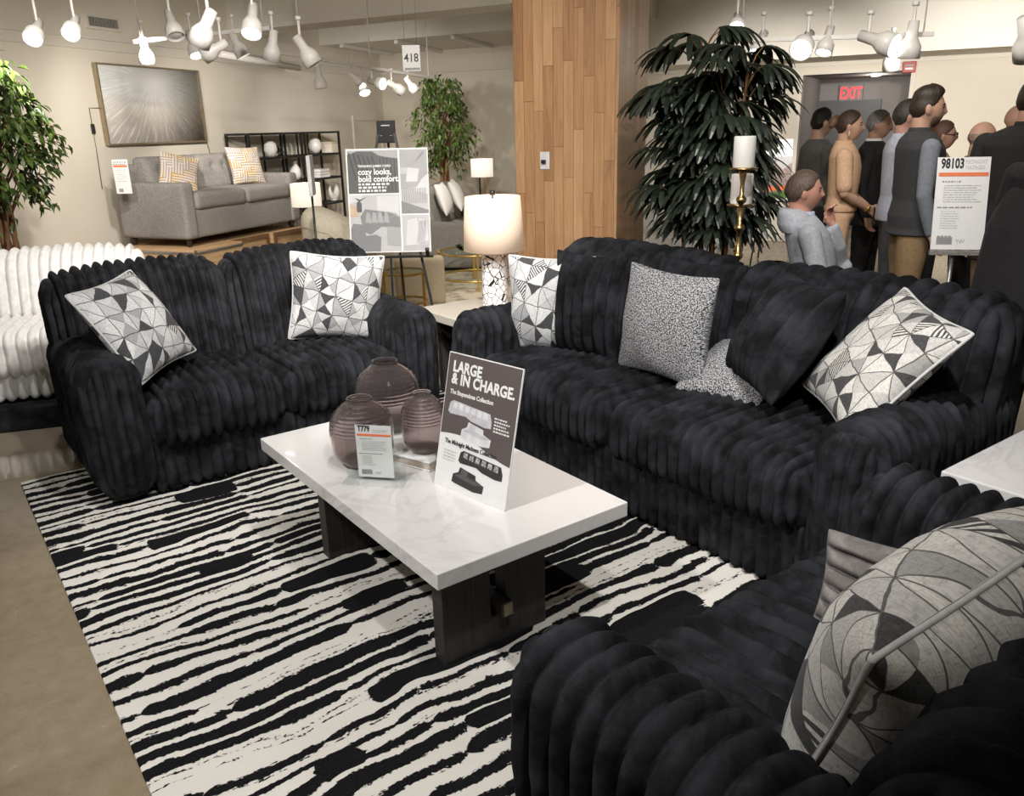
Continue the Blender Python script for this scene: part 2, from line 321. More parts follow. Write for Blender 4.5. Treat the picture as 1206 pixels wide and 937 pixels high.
M['bronze'] = plain('aged_bronze', (0.27, 0.23, 0.15), 0.4, 0.8); M['white'] = plain('white_enamel', (0.72, 0.70, 0.66), 0.4, 0, 0.04); M['paper'] = plain('white_print', (0.78, 0.775, 0.765), 0.45, 0, 0.02)
M['taupe'] = plain('taupe_print', (0.105, 0.085, 0.085), 0.45, 0, 0.03); M['ink'] = plain('black_ink', (0.02, 0.02, 0.022), 0.5); M['greyink'] = plain('grey_ink', (0.28, 0.28, 0.29), 0.5); M['paleink'] = plain('pale_grey_ink', (0.5, 0.5, 0.5), 0.5)
M['orange'] = plain('orange_band', (0.78, 0.20, 0.08), 0.5, 0, 0.03); M['candle'] = plain('white_wax', (0.80, 0.78, 0.74), 0.5, 0, 0.03, sss=0.2); M['steel'] = plain('satin_steel', (0.45, 0.45, 0.45), 0.35, 0.9)
M['red'] = plain('red_enamel', (0.35, 0.02, 0.02), 0.4)
def glass(name, c, rough=0.0, ior=1.45, tr=1.0):
    t = NT(name); t.set(color=c, rough=rough, trans=tr, ior=ior, spec=0.5); return t.m
M['vase'] = glass('plum_smoke_glass', (0.62, 0.545, 0.545), 0.02, 1.3, 0.96); 
def pane(name, tint, k):
    t = NT(name); tr = t.n('ShaderNodeBsdfTransparent'); tr.inputs[0].default_value = (*tint, 1); gl = t.n('ShaderNodeBsdfGlossy'); gl.inputs['Roughness'].default_value = 0.02; fr = t.n('ShaderNodeLayerWeight'); fr.inputs[0].default_value = 0.12
    mx = t.n('ShaderNodeMixShader'); t.l(t.math('ADD', t.math('MULTIPLY', fr.outputs['Facing'], 0.25), k, clamp=True), mx.inputs[0]); t.l(tr.outputs[0], mx.inputs[1]); t.l(gl.outputs[0], mx.inputs[2]); t.l(mx.outputs[0], t.t.nodes['Material Output'].inputs['Surface']); return t.m
M['acrylic'] = pane('clear_acrylic', (0.96, 0.97, 0.97), 0.02); M['clearglass'] = pane('clear_glass', (0.90, 0.95, 0.93), 0.03)
def leafmat(name, lo, hi, rough, spec=0.5):
    t = NT(name); v = t.coord('Object'); a = t.noise(v, 9, 3); gi = t.n('ShaderNodeNewGeometry')
    r = t.math('ADD', t.math('MULTIPLY', gi.outputs['Random Per Island'], 0.7), t.math('MULTIPLY', a, 0.3))
    t.set(color=t.ramp(r, [(0.1, lo), (0.95, hi)]), rough=rough, spec=spec); return t.m
M['ficus'] = leafmat('ficus_leaf', (0.012, 0.035, 0.008), (0.14, 0.22, 0.045), 0.4); M['palm'] = leafmat('palm_leaf', (0.005, 0.009, 0.007), (0.026, 0.038, 0.024), 0.36)
M['bark'] = wood('brown_bark', (0.10, 0.05, 0.022), (0.28, 0.15, 0.07), 0.9, 4, 30)
def mosaic():
    t = NT('cracked_shell_mosaic'); c = t.coord('UV', (1, 1, 1)); q = t.n('ShaderNodeTexVoronoi', feature='DISTANCE_TO_EDGE'); q.inputs['Scale'].default_value = 26; t.l(c, q.inputs['Vector'])
    k = t.math('LESS_THAN', q.outputs['Distance'], 0.04); p = t.n('ShaderNodeTexVoronoi'); p.inputs['Scale'].default_value = 26; t.l(c, p.inputs['Vector'])
    sp = t.n('ShaderNodeSeparateColor'); t.l(p.outputs['Color'], sp.inputs[0])
    t.set(color=t.mix(k, t.mix(sp.outputs[0], (0.72, 0.68, 0.66), (0.83, 0.80, 0.79)), (0.012, 0.010, 0.010)), rough=0.3); t.bump(t.math('MULTIPLY', k, -1), 0.3, 0.002); return t.m
M['mosaic'] = mosaic()
def starburst():
    # painted canvas: pale rays fanning from a point near the top over a grey-blue to sand ground
    t = NT('starburst_painting'); c = t.n('ShaderNodeTexCoord'); sp = t.n('ShaderNodeSeparateXYZ'); t.l(c.outputs['UV'], sp.inputs[0]); x = t.math('SUBTRACT', sp.outputs[0], 0.52); y = t.math('SUBTRACT', sp.outputs[1], 0.84)
    an = t.math('ARCTAN2', x, t.math('MULTIPLY', y, -1)); rad = t.math('SQRT', t.math('ADD', t.math('MULTIPLY', x, x), t.math('MULTIPLY', y, y)))
    cb = t.n('ShaderNodeCombineXYZ'); t.l(t.math('MULTIPLY', an, 26), cb.inputs[0]); t.l(t.math('MULTIPLY', rad, 2.2), cb.inputs[1]); ray = t.noise(cb.outputs[0], 1.0, 5, 0.8)
    ry = t.math('MULTIPLY_ADD', ray, 9.0, -4.6, clamp=True); sk = t.noise(c.outputs['UV'], 60, 3)
    g = t.ramp(t.math('ADD', sp.outputs[1], t.math('MULTIPLY', sk, 0.12)), [(0.05, (0.47, 0.42, 0.37)), (0.45, (0.58, 0.53, 0.46)), (0.75, (0.55, 0.56, 0.57)), (1.0, (0.60, 0.61, 0.61))])
    core = t.math('SUBTRACT', 1.0, t.math('MULTIPLY', rad, 4.5), clamp=True)
    f = t.math('MAXIMUM', t.math('MULTIPLY', ry, 0.95), core); t.set(color=t.mix(f, t.mix(t.math('MULTIPLY_ADD', t.noise(c.outputs['UV'], 90, 3, 0.7), 2.2, -0.9, clamp=True), g, (0.66, 0.63, 0.57)), (0.82, 0.80, 0.78)), rough=0.92, spec=0.08); t.bump(ry, 0.2, 0.003); return t.m
M['starburst'] = starburst()
M['champagne'] = plain('champagne_frame', (0.36, 0.30, 0.20), 0.35, 0.6)
def skinmat(name, c):
    t = NT(name); v = t.coord('Object'); a = t.noise(v, 18, 3); t.set(color=t.ramp(a, [(0.3, tuple(q*0.88 for q in c)), (0.7, c)]), rough=0.5, sss=0.08, spec=0.35); return t.m
def cloth(name, c, rough=0.9): return plain(name, c, rough, 0, 0.12, 60, 0.25)
# ------------------------------------------------------------------ soft furniture
def wob(P, f, s):                                                     # cheap smooth pseudo-noise in [-1, 1]
    r = np.random.RandomState(s); o = np.zeros(len(P))
    for i in range(5):
        k = r.normal(size=3); k = k/np.linalg.norm(k)*f*(0.6+0.5*i); o += np.sin(P@k+r.uniform(0, 6.28))/(1+0.35*i)
    return o/2.6
def flute(s, pitch, amp, sharp=2.05):
    k = s/pitch; f = k-np.floor(k); q = np.abs(2*f-1); c = np.cos(q*PI/2)
    v = np.sin(np.floor(k)*12.9898)*43758.5453; v = v-np.floor(v)     # each tube a little different
    return amp*(np.power(np.clip(c, 0, 1), 0.78)*(0.88+0.24*v)-1.0)
def rbox(size, r, res, n=None):                                       # rounded box as a dense lattice: points, normals, quads
    l = np.array(size, float); n = n or [max(2, int(round(l[i]/res[i]))) for i in range(3)]
    ids, quads = [], []
    def key(i, j, k): return (i*(n[1]+1)+j)*(n[2]+1)+k
    for ax in range(3):
        a, b = [(1, 2), (2, 0), (0, 1)][ax]
        A, B = np.meshgrid(np.arange(n[a]), np.arange(n[b]), indexing='ij'); A, B = A.ravel(), B.ravel()
        for side in (0, n[ax]):
            c = []
            for da, db in ((0, 0), (1, 0), (1, 1), (0, 1)):
                q = [None]*3; q[ax] = np.full(len(A), side); q[a] = A+da; q[b] = B+db; c.append(key(*q))
            q = np.stack(c, 1); quads.append(q if side else q[:, ::-1])
    Q = np.concatenate(quads); u, inv = np.unique(Q, return_inverse=True); Q = inv.reshape(Q.shape)
    k = u % (n[2]+1); j = (u//(n[2]+1)) % (n[1]+1); i = u//((n[2]+1)*(n[1]+1))
    P = np.stack([i/n[0], j/n[1], k/n[2]], 1)*l-l/2
    rr = np.minimum(np.full(3, r) if np.isscalar(r) else np.array(r), l/2-1e-4)
    inn = np.clip(P, -l/2+rr, l/2-rr); d = (P-inn)/rr; N = d/np.linalg.norm(d, axis=1)[:, None]
    return inn+N*rr, N/np.linalg.norm(N/rr, axis=1)[:, None]/rr if not np.isscalar(r) else N, Q
def fluted(size, r, pitch, amp, ax=0, ax2=1, fine=12, coarse=0.022, seed=1, warp=None, lump=0.005, ends=False):
    n = [max(2, int(round(size[i]/coarse))) for i in range(3)]; f1 = max(1, round(size[ax]/pitch)); f2 = max(1, round(size[ax2]/pitch)); n[ax] = f1*fine
    if ends and ax2 != ax: n[ax2] = f2*8
    P, N, Q = rbox(size, r, None, n)
    w = np.clip(N[:, ax]**2*1.15-0.1, 0, 1); h = size[ax]/2; h2 = size[ax2]/2; p1, p2 = size[ax]/f1, size[ax2]/f2
    d = (1-w)*flute(P[:, ax]+h+0.003*wob(P, 9, seed+3), p1, amp)+w*flute(P[:, ax2]+h2, p2, amp)
    d += lump*wob(P, 22, seed)+0.4*lump*wob(P, 60, seed+1)+0.25*lump*wob(P, 130, seed+2)
    P = P+N*d[:, None]
    if warp: P = warp(P)
    return P, Q
def soft(name, P, Q, m, parent, loc=(0, 0, 0), rot=None, label=None):
    o = link(name, np_mesh(name, P, Q), m, parent, True, label); o.location = loc
    if rot: o.rotation_euler = rot
    return o
def couch(name, label, cat, loc, rz, W, D, m, armw=0.27, arm_h=0.69, back_h=0.97, seat_h=0.48, n=2, arms=(1, 1), fine=12, seed=1, pitch=0.054, plinth=0.0, bpitch=None):
    # local frame: x along the width, the front faces -y, floor at z = 0
    t = thing(name, label, cat, loc, rz)
    fr = -D/2; xl = -W/2+(armw-0.02 if arms[0] else 0); xr = W/2-(armw-0.02 if arms[1] else 0); sw = xr-xl; z0 = plinth
    P, Q = fluted((sw+0.02, D-0.30, seat_h-0.2-z0), 0.035, pitch, 0.026, 0, 1, fine, seed=seed)
    soft('base', P, Q, m, t, ((xl+xr)/2, 0.0-0.10, (seat_h-0.2+z0)/2))
    for i in range(n):
        w = sw/n
        def crown(P, w=w):
            P = P.copy(); up = P[:, 2] > -0.06
            P[:, 2] += np.where(up, 0.030*(1-(2*P[:, 0]/w)**2)*np.clip(1-(P[:, 1]/0.5)**2, 0, 1), 0); return P
        P, Q = fluted((w+0.012, D-0.30, 0.26), 0.095, pitch, 0.034, 0, 1, fine, 0.018, seed+5+i, crown)
        soft('seat_cushion', P, Q, m, t, (xl+w*(i+0.5), fr+(D-0.30)/2-0.015, seat_h-0.13))
    for s, on in ((-1, arms[0]), (1, arms[1])):
        if not on: continue
        def bulge(P, s=s):
            P = P.copy(); zt = np.clip((P[:, 2]+arm_h/2)/arm_h, 0, 1)
            P[:, 0] += s*0.012*zt; P[:, 1] += np.where(P[:, 1] < 0, -0.02*np.sin(zt*PI), 0); P[:, 2] -= 0.05*np.clip(P[:, 1]/(D/2), 0, 1)*zt
            return P
        P, Q = fluted((armw, D-0.10, arm_h), (0.125, 0.13, 0.13), pitch, 0.033, 1, 0, fine, 0.018, seed+20+s, bulge, ends=True)
        soft('armrest', P, Q, m, t, (s*(W/2-armw/2), -0.05, arm_h/2))
    P, Q = fluted((W-0.06, 0.16, back_h-0.16-z0), 0.07, pitch, 0.016, 0, 1, fine, seed=seed+40)
    soft('back_frame', P, Q, m, t, (0, D/2-0.10, (back_h-0.16+z0)/2))
    for i in range(n):
        w = (W-0.03)/n; bh = back_h-0.34
        def lean(P, w=w, i=i):
            P = P.copy(); zt = (P[:, 2]+bh/2)/bh; xx = 2*P[:, 0]/w
            P[:, 1] += 0.16*zt; P[:, 2] -= 0.035*np.clip(zt, 0, 1)*np.abs(xx)**3; P[:, 1] += -0.025*np.sin(np.clip(zt, 0, 1)*PI)*(1-xx**2)
            return P
        P, Q = fluted((w+0.012, 0.30, bh), (0.10, 0.135, 0.135), bpitch or pitch, 0.036, 0, 1, fine, 0.018, seed+60+i, lean, ends=True)
        soft('back_cushion', P, Q, m, t, (-W/2+0.015+w*(i+0.5), D/2-0.37, 0.34+bh/2))
    return t
def plain_couch(name, label, cat, loc, rz, W, D, m, n=2, arm_h=0.57, back_h=0.84, seat_h=0.47, armw=0.16, leg=0.09, mleg=None, tuft=False, group=None):
    t = thing(name, label, cat, loc, rz, group); fr = -D/2; sw = W-2*armw
    def part(nm, size, r, c, warp=None, seed=1):
        P, N, Q = rbox(size, r, [0.025]*3); P = P+N*(0.003*wob(P, 14, seed))[:, None]
        if warp: P = warp(P)
        return soft(nm, P, Q, m, t, c)
    part('base', (W-0.02, D-0.04, seat_h-0.17-leg), 0.02, (0, 0, leg+(seat_h-0.17-leg)/2))
    part('back', (W-0.04, 0.20, back_h-0.06-leg), 0.05, (0, D/2-0.11, leg+(back_h-0.06-leg)/2))
    for i in range(n):
        w = sw/n; part('seat_cushion', (w-0.006, D-0.26, 0.18), 0.05, (-sw/2+w*(i+0.5), fr+(D-0.26)/2-0.01, seat_h-0.09), None, 3+i)
        def lean(P, w=w):
            P = P.copy(); zt = (P[:, 2]+0.2)/0.42; P[:, 1] += 0.10*zt
            if tuft:
                for tx in (-0.25, 0.0, 0.25):
                    for tz in (0.06,): P[:, 1] += np.where(P[:, 1] < 0.03, 0.035*np.exp(-((P[:, 0]-tx*w)**2+(P[:, 2]-tz)**2)/0.0022), 0)
                P[:, 1] += np.where(P[:, 1] < 0.03, 0.012*np.exp(-((P[:, 2]-0.06)/0.012)**2), 0)
            return P
        part('back_cushion', (w-0.004, 0.2, back_h-seat_h+0.04), 0.06, (-sw/2+w*(i+0.5), D/2-0.30, seat_h+(back_h-seat_h)/2-0.01), lean, 7+i)
    for s in (-1, 1): part('armrest', (armw, D-0.02, arm_h-leg), 0.035, (s*(W/2-armw/2), -0.01, leg+(arm_h-leg)/2), None, 11+s)
    if leg:
        for sx in (-1, 1):
            for sy in (-1, 1):
                MB().lathe([(0.0, 0), (0.024, 0), (0.034, leg+0.01), (0.0, leg+0.01)], 12, (sx*(W/2-0.09), sy*(D/2-0.09), 0)).build('leg', mleg or M['darkwood'], t)
    return t
def pillow(name, label, w, h, th, m, center, xdir, up, group=None, pipe=None, fl=None, pinch=0.10, flv=False, seed=1, n=44, sag=0.0, tag_card=False, cat='pillow'):
    # square cushion: width along xdir, height along up; two puffed faces meeting in a seam
    a = np.sin(np.linspace(-1, 1, n)*PI/2)
    nA = nB = n; aA = aB = a
    if fl:                                                            # a lattice that lands on every crease
        k = (h if flv else w)/max(1, round((h if flv else w)/fl[0])); fl = (k, fl[1]); u = np.linspace(-1, 1, int(round((h if flv else w)/k))*12+1)
        if flv: aB, nB = u, len(u)
        else: aA, nA = u, len(u)
    A, B = np.meshgrid(aA, aB, indexing='ij'); A, B = A.ravel(), B.ravel()
    x = A*w/2*(1-pinch*(1-B**2)*np.abs(A)**1.5); z = B*h/2*(1-pinch*(1-A**2)*np.abs(B)**1.5); cr = 1-0.035*np.abs(A*B)**8; x = x*cr; z = z*cr
    tk = th/2*np.power(np.clip((1-np.abs(A)**2.2)*(1-np.abs(B)**2.2), 0, 1), 0.52)*(1-0.12*(A*B)**2)
    V, F, U = [], [], []
    for s in (-1, 1):
        P = np.stack([x, s*tk, z], 1); inside = np.clip(tk/(th/2)*2.2, 0, 1)
        y = P[:, 1]+s*inside*(0.009*wob(P, 13, seed+s+4)+0.003*wob(P, 45, seed+s+9))
        if fl:
            y = y+s*inside*flute((B*h/2+h/2) if flv else (A*w/2+w/2), fl[0], fl[1])
        z2 = z-sag*np.abs(P[:, 1])*0
        V.append(np.stack([x, y, z2], 1)); U.append(np.stack([A*w/2+s*0.37+seed*0.31, B*h/2+seed*0.17], 1))
    V = np.concatenate(V); U = np.concatenate(U); N2 = nA*nB
    def idx(i, j, s): return s*N2+i*nB+j
    I, J = np.meshgrid(np.arange(nA-1), np.arange(nB-1), indexing='ij'); I, J = I.ravel(), J.ravel()
    f0 = np.stack([idx(I, J, 0), idx(I+1, J, 0), idx(I+1, J+1, 0), idx(I, J+1, 0)], 1)
    f1 = np.stack([idx(I, J, 1), idx(I, J+1, 1), idx(I+1, J+1, 1), idx(I+1, J, 1)], 1)
    F = np.concatenate([f0, f1])
    # weld the rim: back rim points take the front's index
    rim = (np.abs(A) > 0.9999) | (np.abs(B) > 0.9999); mp = np.arange(2*N2); mp[N2:][rim] = np.arange(N2)[rim]
    me = np_mesh(name, V, mp[F], U)
    X = Vector(xdir).normalized(); Z = Vector(up); Z = (Z-X*Z.dot(X)).normalized(); Y = Z.cross(X)
    t = link(name, me, m, None, True); tag(t, label, cat, group)
    t.matrix_world = Matrix(((X.x, Y.x, Z.x, center[0]), (X.y, Y.y, Z.y, center[1]), (X.z, Y.z, Z.z, center[2]), (0, 0, 0, 1)))
    if pipe:
        rimi = [i*n for i in range(n)]+[(n-1)*n+j for j in range(1, n)]+[i*n+n-1 for i in range(n-2, -1, -1)]+[j for j in range(n-2, 0, -1)]
        pts = [V[q] for q in rimi]; pts.append(pts[0]); MB().tube(pts, 0.0055, 8, caps=False).build('piping', pipe, t)
    return t
# ------------------------------------------------------------------ the black seating group
couch('loveseat', 'black fluted faux fur loveseat with two patchwork pillows behind the coffee table', 'loveseat', (1.365, 4.27, 0.014), 0.0, 1.79, 1.10, M['black_fur'], n=2, seed=3, back_h=0.985)
couch('sofa', 'long black fluted faux fur sofa with five pillows along the right side of the rug', 'sofa', (2.735, 2.375, 0.014), -PI/2, 2.42, 1.09, M['black_fur'], n=2, seed=17, bpitch=0.080, back_h=1.01, arm_h=0.70, seat_h=0.50)
couch('armchair', 'wide black fluted faux fur armchair in the near right corner, seen from behind', 'armchair', (1.485, 0.585, 0.014), PI, 1.44, 1.11, M['black_fur'], n=1, seed=31, back_h=0.93, arm_h=0.675, seat_h=0.47, fine=14, pitch=0.058, bpitch=0.07)
# rug
rug = MB(); X0, X1, Y0, Y1 = 0.0, 2.48, 0.0, 3.20
rug.box((X0, Y0, 0), (X1, Y1, 0.012)); o = rug.build('rug', M['rug'], None, 0.004); o.location = (0.218, 1.185, 0.0005)
tag(o, 'black and ivory striped area rug under the coffee table', 'rug')
# ------------------------------------------------------------------ coffee table
T0 = (0.976, 1.703)
t = thing('coffee_table', 'rectangular coffee table with thick white marble top and dark slab legs', 'coffee table', (T0[0], T0[1], 0.0125))
o = MB().box((0, 0, 0.392), (0.716, 1.334, 0.4425)).build('tabletop', M['marble'], t, 0.003)
def slab_leg(y):
    # slab with a slot cut from its top, a stretcher passing through the slot
    mb = MB()
    for lo, hi in (((0.11, y, 0), (0.288, y+0.06, 0.392)), ((0.348, y, 0), (0.51, y+0.06, 0.392)), ((0.288, y, 0), (0.348, y+0.06, 0.108))): mb.box(lo, hi)
    return mb.build('leg', M['darkwood'], t, 0.002)
slab_leg(0.17); slab_leg(0.17+0.79+0.06)
MB().box((0.306, 0.135, 0.109), (0.347, 1.17, 0.162)).build('stretcher', M['darkwood'], t, 0.002)
MB().box((0.312, 0.130, 0.114), (0.346, 0.137, 0.158)).build('end_cap', M['bronze'], t, 0.002, label='square bronze end cap')
TZ = 0.4555
# ------------------------------------------------------------------ glass vases
def vase(name, label, prof, x, y, z):
    # prof: outer (r, z); rings in the upper half; inner wall follows
    pr = []; zs = np.linspace(0, 1, 190); pz = [p[1] for p in prof]; prr = [p[0] for p in prof]; H = pz[-1]
    for q in zs:
        zz = q*H; r = np.interp(zz, pz, prr); up = np.clip((q-0.48)/0.04, 0, 1)*np.clip((0.97-q)/0.05, 0, 1)
        pr.append((r+0.0011*up*math.sin(q*2*PI*19), zz))
    th = 0.0036; inn = [(max(float(np.interp(z_, pz, prr))-th, 0.001), max(float(z_), th)) for z_ in np.linspace(0, H, 36)][::-1]
    full = [(0.0005, 0)]+pr+inn+[(0.0005, th)]
    o = MB().lathe(full, 56).build(name, M['vase']); o.location = (x, y, z); return tag(o, label, 'vase', 'ribbed vases on the coffee table')
def smooth_prof(pts, n=40):
    z = [p[1] for p in pts]; r = [p[0] for p in pts]; out = []
    d = np.gradient(r, z)
    for q in np.linspace(0, z[-1], n):
        i = min(max(np.searchsorted(z, q)-1, 0), len(z)-2); h = z[i+1]-z[i]; s = (q-z[i])/h
        out.append(((2*s**3-3*s**2+1)*r[i]+(s**3-2*s**2+s)*h*d[i]+(-2*s**3+3*s**2)*r[i+1]+(s**3-s**2)*h*d[i+1], q))
    return out
vase('vase', 'tallest plum glass vase with wide round shoulder at the back of the coffee table', smooth_prof([(0.062, 0), (0.095, 0.03), (0.122, 0.10), (0.128, 0.165), (0.108, 0.225), (0.066, 0.262), (0.046, 0.276), (0.051, 0.288)]), 1.425, 2.795, TZ)
vase('vase', 'plum glass vase standing behind the clear acrylic price holder', smooth_prof([(0.066, 0), (0.098, 0.03), (0.112, 0.09), (0.113, 0.145), (0.096, 0.195), (0.062, 0.226), (0.042, 0.238), (0.046, 0.248)]), 1.185, 2.545, TZ)
vase('vase', 'smallest plum glass vase standing on the cream book beside the grey sign', smooth_prof([(0.046, 0), (0.068, 0.025), (0.079, 0.08), (0.080, 0.13), (0.066, 0.18), (0.043, 0.204), (0.030, 0.214), (0.034, 0.223)]), 1.372, 2.425, 0.4915)
bk = thing('book', 'thick cream book lying under the smallest plum vase', 'book', (1.372, 2.42, TZ), 0.35)
MB().box((-0.085, -0.085, 0.0), (0.085, 0.085, 0.005)).box((-0.085, -0.085, 0.031), (0.085, 0.085, 0.0355)).box((0.079, -0.085, 0.004), (0.085, 0.085, 0.032)).build('cover', M['paper'], bk, 0.001)
MB().box((-0.081, -0.081, 0.005), (0.079, 0.081, 0.031)).build('pages', plain('cream_pages', (0.62, 0.54, 0.45), 0.8, 0, 0.2, 300), bk)
# ------------------------------------------------------------------ signs
def bars(parent, x0, x1, z_top, n, dz, h, m, y=-0.004, name='small_print', seed=1, step=None):
    mb = MB(); r = random.Random(seed)
    for i in range(n):
        if step and i in step: continue
        z = z_top-i*dz; e = x1-(x1-x0)*r.uniform(0.0, 0.28); x = x0
        while x < e:
            w = (e-x0)*r.uniform(0.05, 0.16); mb.box((x, y-0.0004, z-h), (min(x+w, e), y+0.0004, z)); x += w+h*0.7
    return mb.build(name, m, parent, fix=False)
def price_card(parent, w, h, num, size, y=-0.003, subtitle=True):
    # printed price sheet: number, orange band, lines of small print, thumbnail and scribble; x from 0, z from 0
    lettering(num, size, M['ink'], parent, (0.07*w, y, 0.885*h), bold=0.0010*size/0.03, fit=(0.43 if len(num) > 4 else 0.34)*w, name='number')
    MB().box((0.04*w, y-0.0006, 0.795*h), (0.98*w, y+0.0004, 0.835*h)).build('orange_band', M['orange'], parent)
    bars(parent, 0.12*w, 0.5*w, 0.745*h, 1, 0.03*h, 0.014*h, M['greyink'], y, seed=3)
    bars(parent, 0.16*w, 0.9*w, 0.70*h, 8, 0.025*h, 0.009*h, M['paleink'], y, seed=4); bars(parent, 0.06*w, 0.86*w, 0.465*h, 1, 0.03*h, 0.015*h, M['greyink'], y, seed=5)
    bars(parent, 0.14*w, 0.5*w, 0.42*h, 8, 0.026*h, 0.009*h, M['paleink'], y, seed=6)
    mb = MB(); mb.box((0.10*w, y-0.0005, 0.055*h), (0.40*w, y+0.0003, 0.135*h))
    for k in range(4): mb.box((0.11*w+k*0.07*w, y-0.0005, 0.135*h), (0.16*w+k*0.07*w, y+0.0003, 0.15*h))
    mb.build('printed_picture', M['greyink'], parent)
    MB().tube([(0.47*w+0.018*w*i, y, 0.09*h+0.03*h*math.sin(i*2.3)) for i in range(10)], 0.004*w, 5).build('printed_scribble', M['greyink'], parent)
    lettering('MIDNIGHT\nMADNESS', size*0.42, M['paleink'], parent, (0.53*w, y, 0.93*h), fit=0.40*w, name='title') if subtitle else bars(parent, 0.5*w, 0.92*w, 0.92*h, 2, 0.03*h, 0.015*h, M['paleink'], y, seed=8, name='title')
ac_a = at_z(409, 562, 0.462); ac_b = at_z(478, 566, 0.462); aa = ang((ac_b-ac_a)[:2])
t = thing('sign_holder', 'clear acrylic tabletop holder with white price sheet in front of the plum vases', 'sign holder', (ac_a[0], ac_a[1], TZ), aa)
wA = float(np.linalg.norm((ac_b-ac_a)[:2])); hA = 0.268
MB().box((0, 0.000, 0.005), (wA, 0.003, hA)).box((0, 0.006, 0.005), (wA, 0.009, hA)).build('holder_panel', M['acrylic'], t, 0.0006)
MB().box((-0.004, -0.05, 0.0), (wA+0.004, 0.075, 0.005)).build('holder_base', M['acrylic'], t, 0.001)
sh = MB().box((0, 0, 0), (0.128, 0.0012, 0.19)).build('price_sheet', M['paper'], t); sh.location = (0.042, 0.0039, 0.012)
price_card(sh, 0.128, 0.19, 'T779', 0.028, -0.0004, False)
# large grey and white sign
sa = at_z(511, 568, TZ); sb = at_z(594, 602.5, TZ); wS = float(np.linalg.norm((sb-sa)[:2])); hS = 0.455
t = thing('sign', 'tall grey and white easel-back sign reading LARGE & IN CHARGE on the coffee table', 'sign', (sa[0], sa[1], TZ), rot=(math.radians(-13), 0, ang((sb-sa)[:2])))
MB().box((0, 0, 0), (wS, 0.005, hS)).build('board', M['paper'], t)
g = MB()
g.prism([(0.003, hS-0.003), (0.003, 0.395*hS)]+[(0.003+(wS-0.006)*q, (0.395+0.02*q+0.035*math.sin(q*2*PI*0.75))*hS-0.07*hS*q) for q in np.linspace(0.03, 1, 24)]+[(wS-0.003, hS-0.003)], -0.0006, 0.0002).build('printed_ground', M['taupe'], t)
fs = wS/0.334
lettering('LARGE\n& IN CHARGE.', 0.050, M['paper'], t, (0.026, -0.001, hS*0.865), bold=0.0017, line=0.80, space=1.04, name='headline', fit=wS*0.86)
lettering('The Stupendous Collection', 0.021, M['paper'], t, (0.026, -0.001, hS*0.70), bold=0.0004, fit=wS*0.60)
lettering('The Midnight Madness Collection', 0.021, M['ink'], t, (0.030, -0.001, hS*0.335), bold=0.0003, fit=wS*0.72)
bars(t, 0.245, 0.318, hS*0.62, 5, 0.0105, 0.005, M['paper'], -0.001, seed=2); bars(t, 0.032, 0.10, hS*0.285, 4, 0.0105, 0.004, M['paleink'], -0.001, seed=9)
def tiny_sofa(x0, z0, w, h, kind, m, md, name):
    # printed picture of a sofa in three-quarter view
    q = lambda a, b: (x0+a*w, z0+b*h); mb = MB()
    if kind == 'long':
        mb.prism([q(0, .35), q(.03, .85), q(.10, 1.0), q(.95, .82), q(1, .40), q(1, .05), q(.86, 0), q(.55, .12), q(.42, .28), q(.05, .22)], -0.0011, -0.0004)
        o = mb.build(name, m, t); d = MB()
        for k in range(6): d.prism([q(.10+.14*k, .62-.03*k), q(.12+.14*k, .93-.025*k), q(.20+.14*k, .90-.025*k), q(.20+.14*k, .58-.03*k)], -0.0014, -0.0011)
        d.build('printed_cushion', md, o)
    else:
        mb.prism([q(0, .15), q(.02, .55), q(.18, .72), q(.22, 1), q(.72, .84), q(.74, .62), q(1, .46), q(.98, .08), q(.70, 0), q(.10, .10)], -0.0011, -0.0004)
        o = mb.build(name, m, t); d = MB(); d.prism([q(.05, .50), q(.30, .68), q(.98, .48), q(.70, .34)], -0.0014, -0.0011); d.prism([q(.25, .70), q(.30, .98), q(.48, .92), q(.47, .64)], -0.0014, -0.0011); d.build('printed_cushion', md, o)
lg = plain('printed_pale_grey', (0.52, 0.51, 0.54), 0.5); lg2 = plain('printed_light', (0.66, 0.65, 0.67), 0.5); dk = plain('printed_charcoal', (0.035, 0.035, 0.036), 0.5); dk2 = plain('printed_dark_grey', (0.09, 0.09, 0.09), 0.5); pat = plain('printed_speckle', (0.35, 0.35, 0.35), 0.5, 0, 0.9, 200)
tiny_sofa(0.028, hS*0.525, 0.205, hS*0.13, 'long', lg, lg2, 'printed_sofa'); tiny_sofa(0.10, hS*0.385, 0.14, hS*0.145, 'chair', lg2, lg, 'printed_chair')
tiny_sofa(0.105, hS*0.19, 0.205, hS*0.125, 'long', dk, pat, 'printed_sofa'); tiny_sofa(0.085, hS*0.045, 0.15, hS*0.145, 'chair', dk, dk2, 'printed_chair')
MB().prism([(0.005, 0.05), (0.125, 0.05), (0.125, 0.055), (0.005, 0.30)], wS/2-0.03, wS/2+0.03, 'x').build('easel_back', M['crate'], t).rotation_euler = (0, 0, 0)
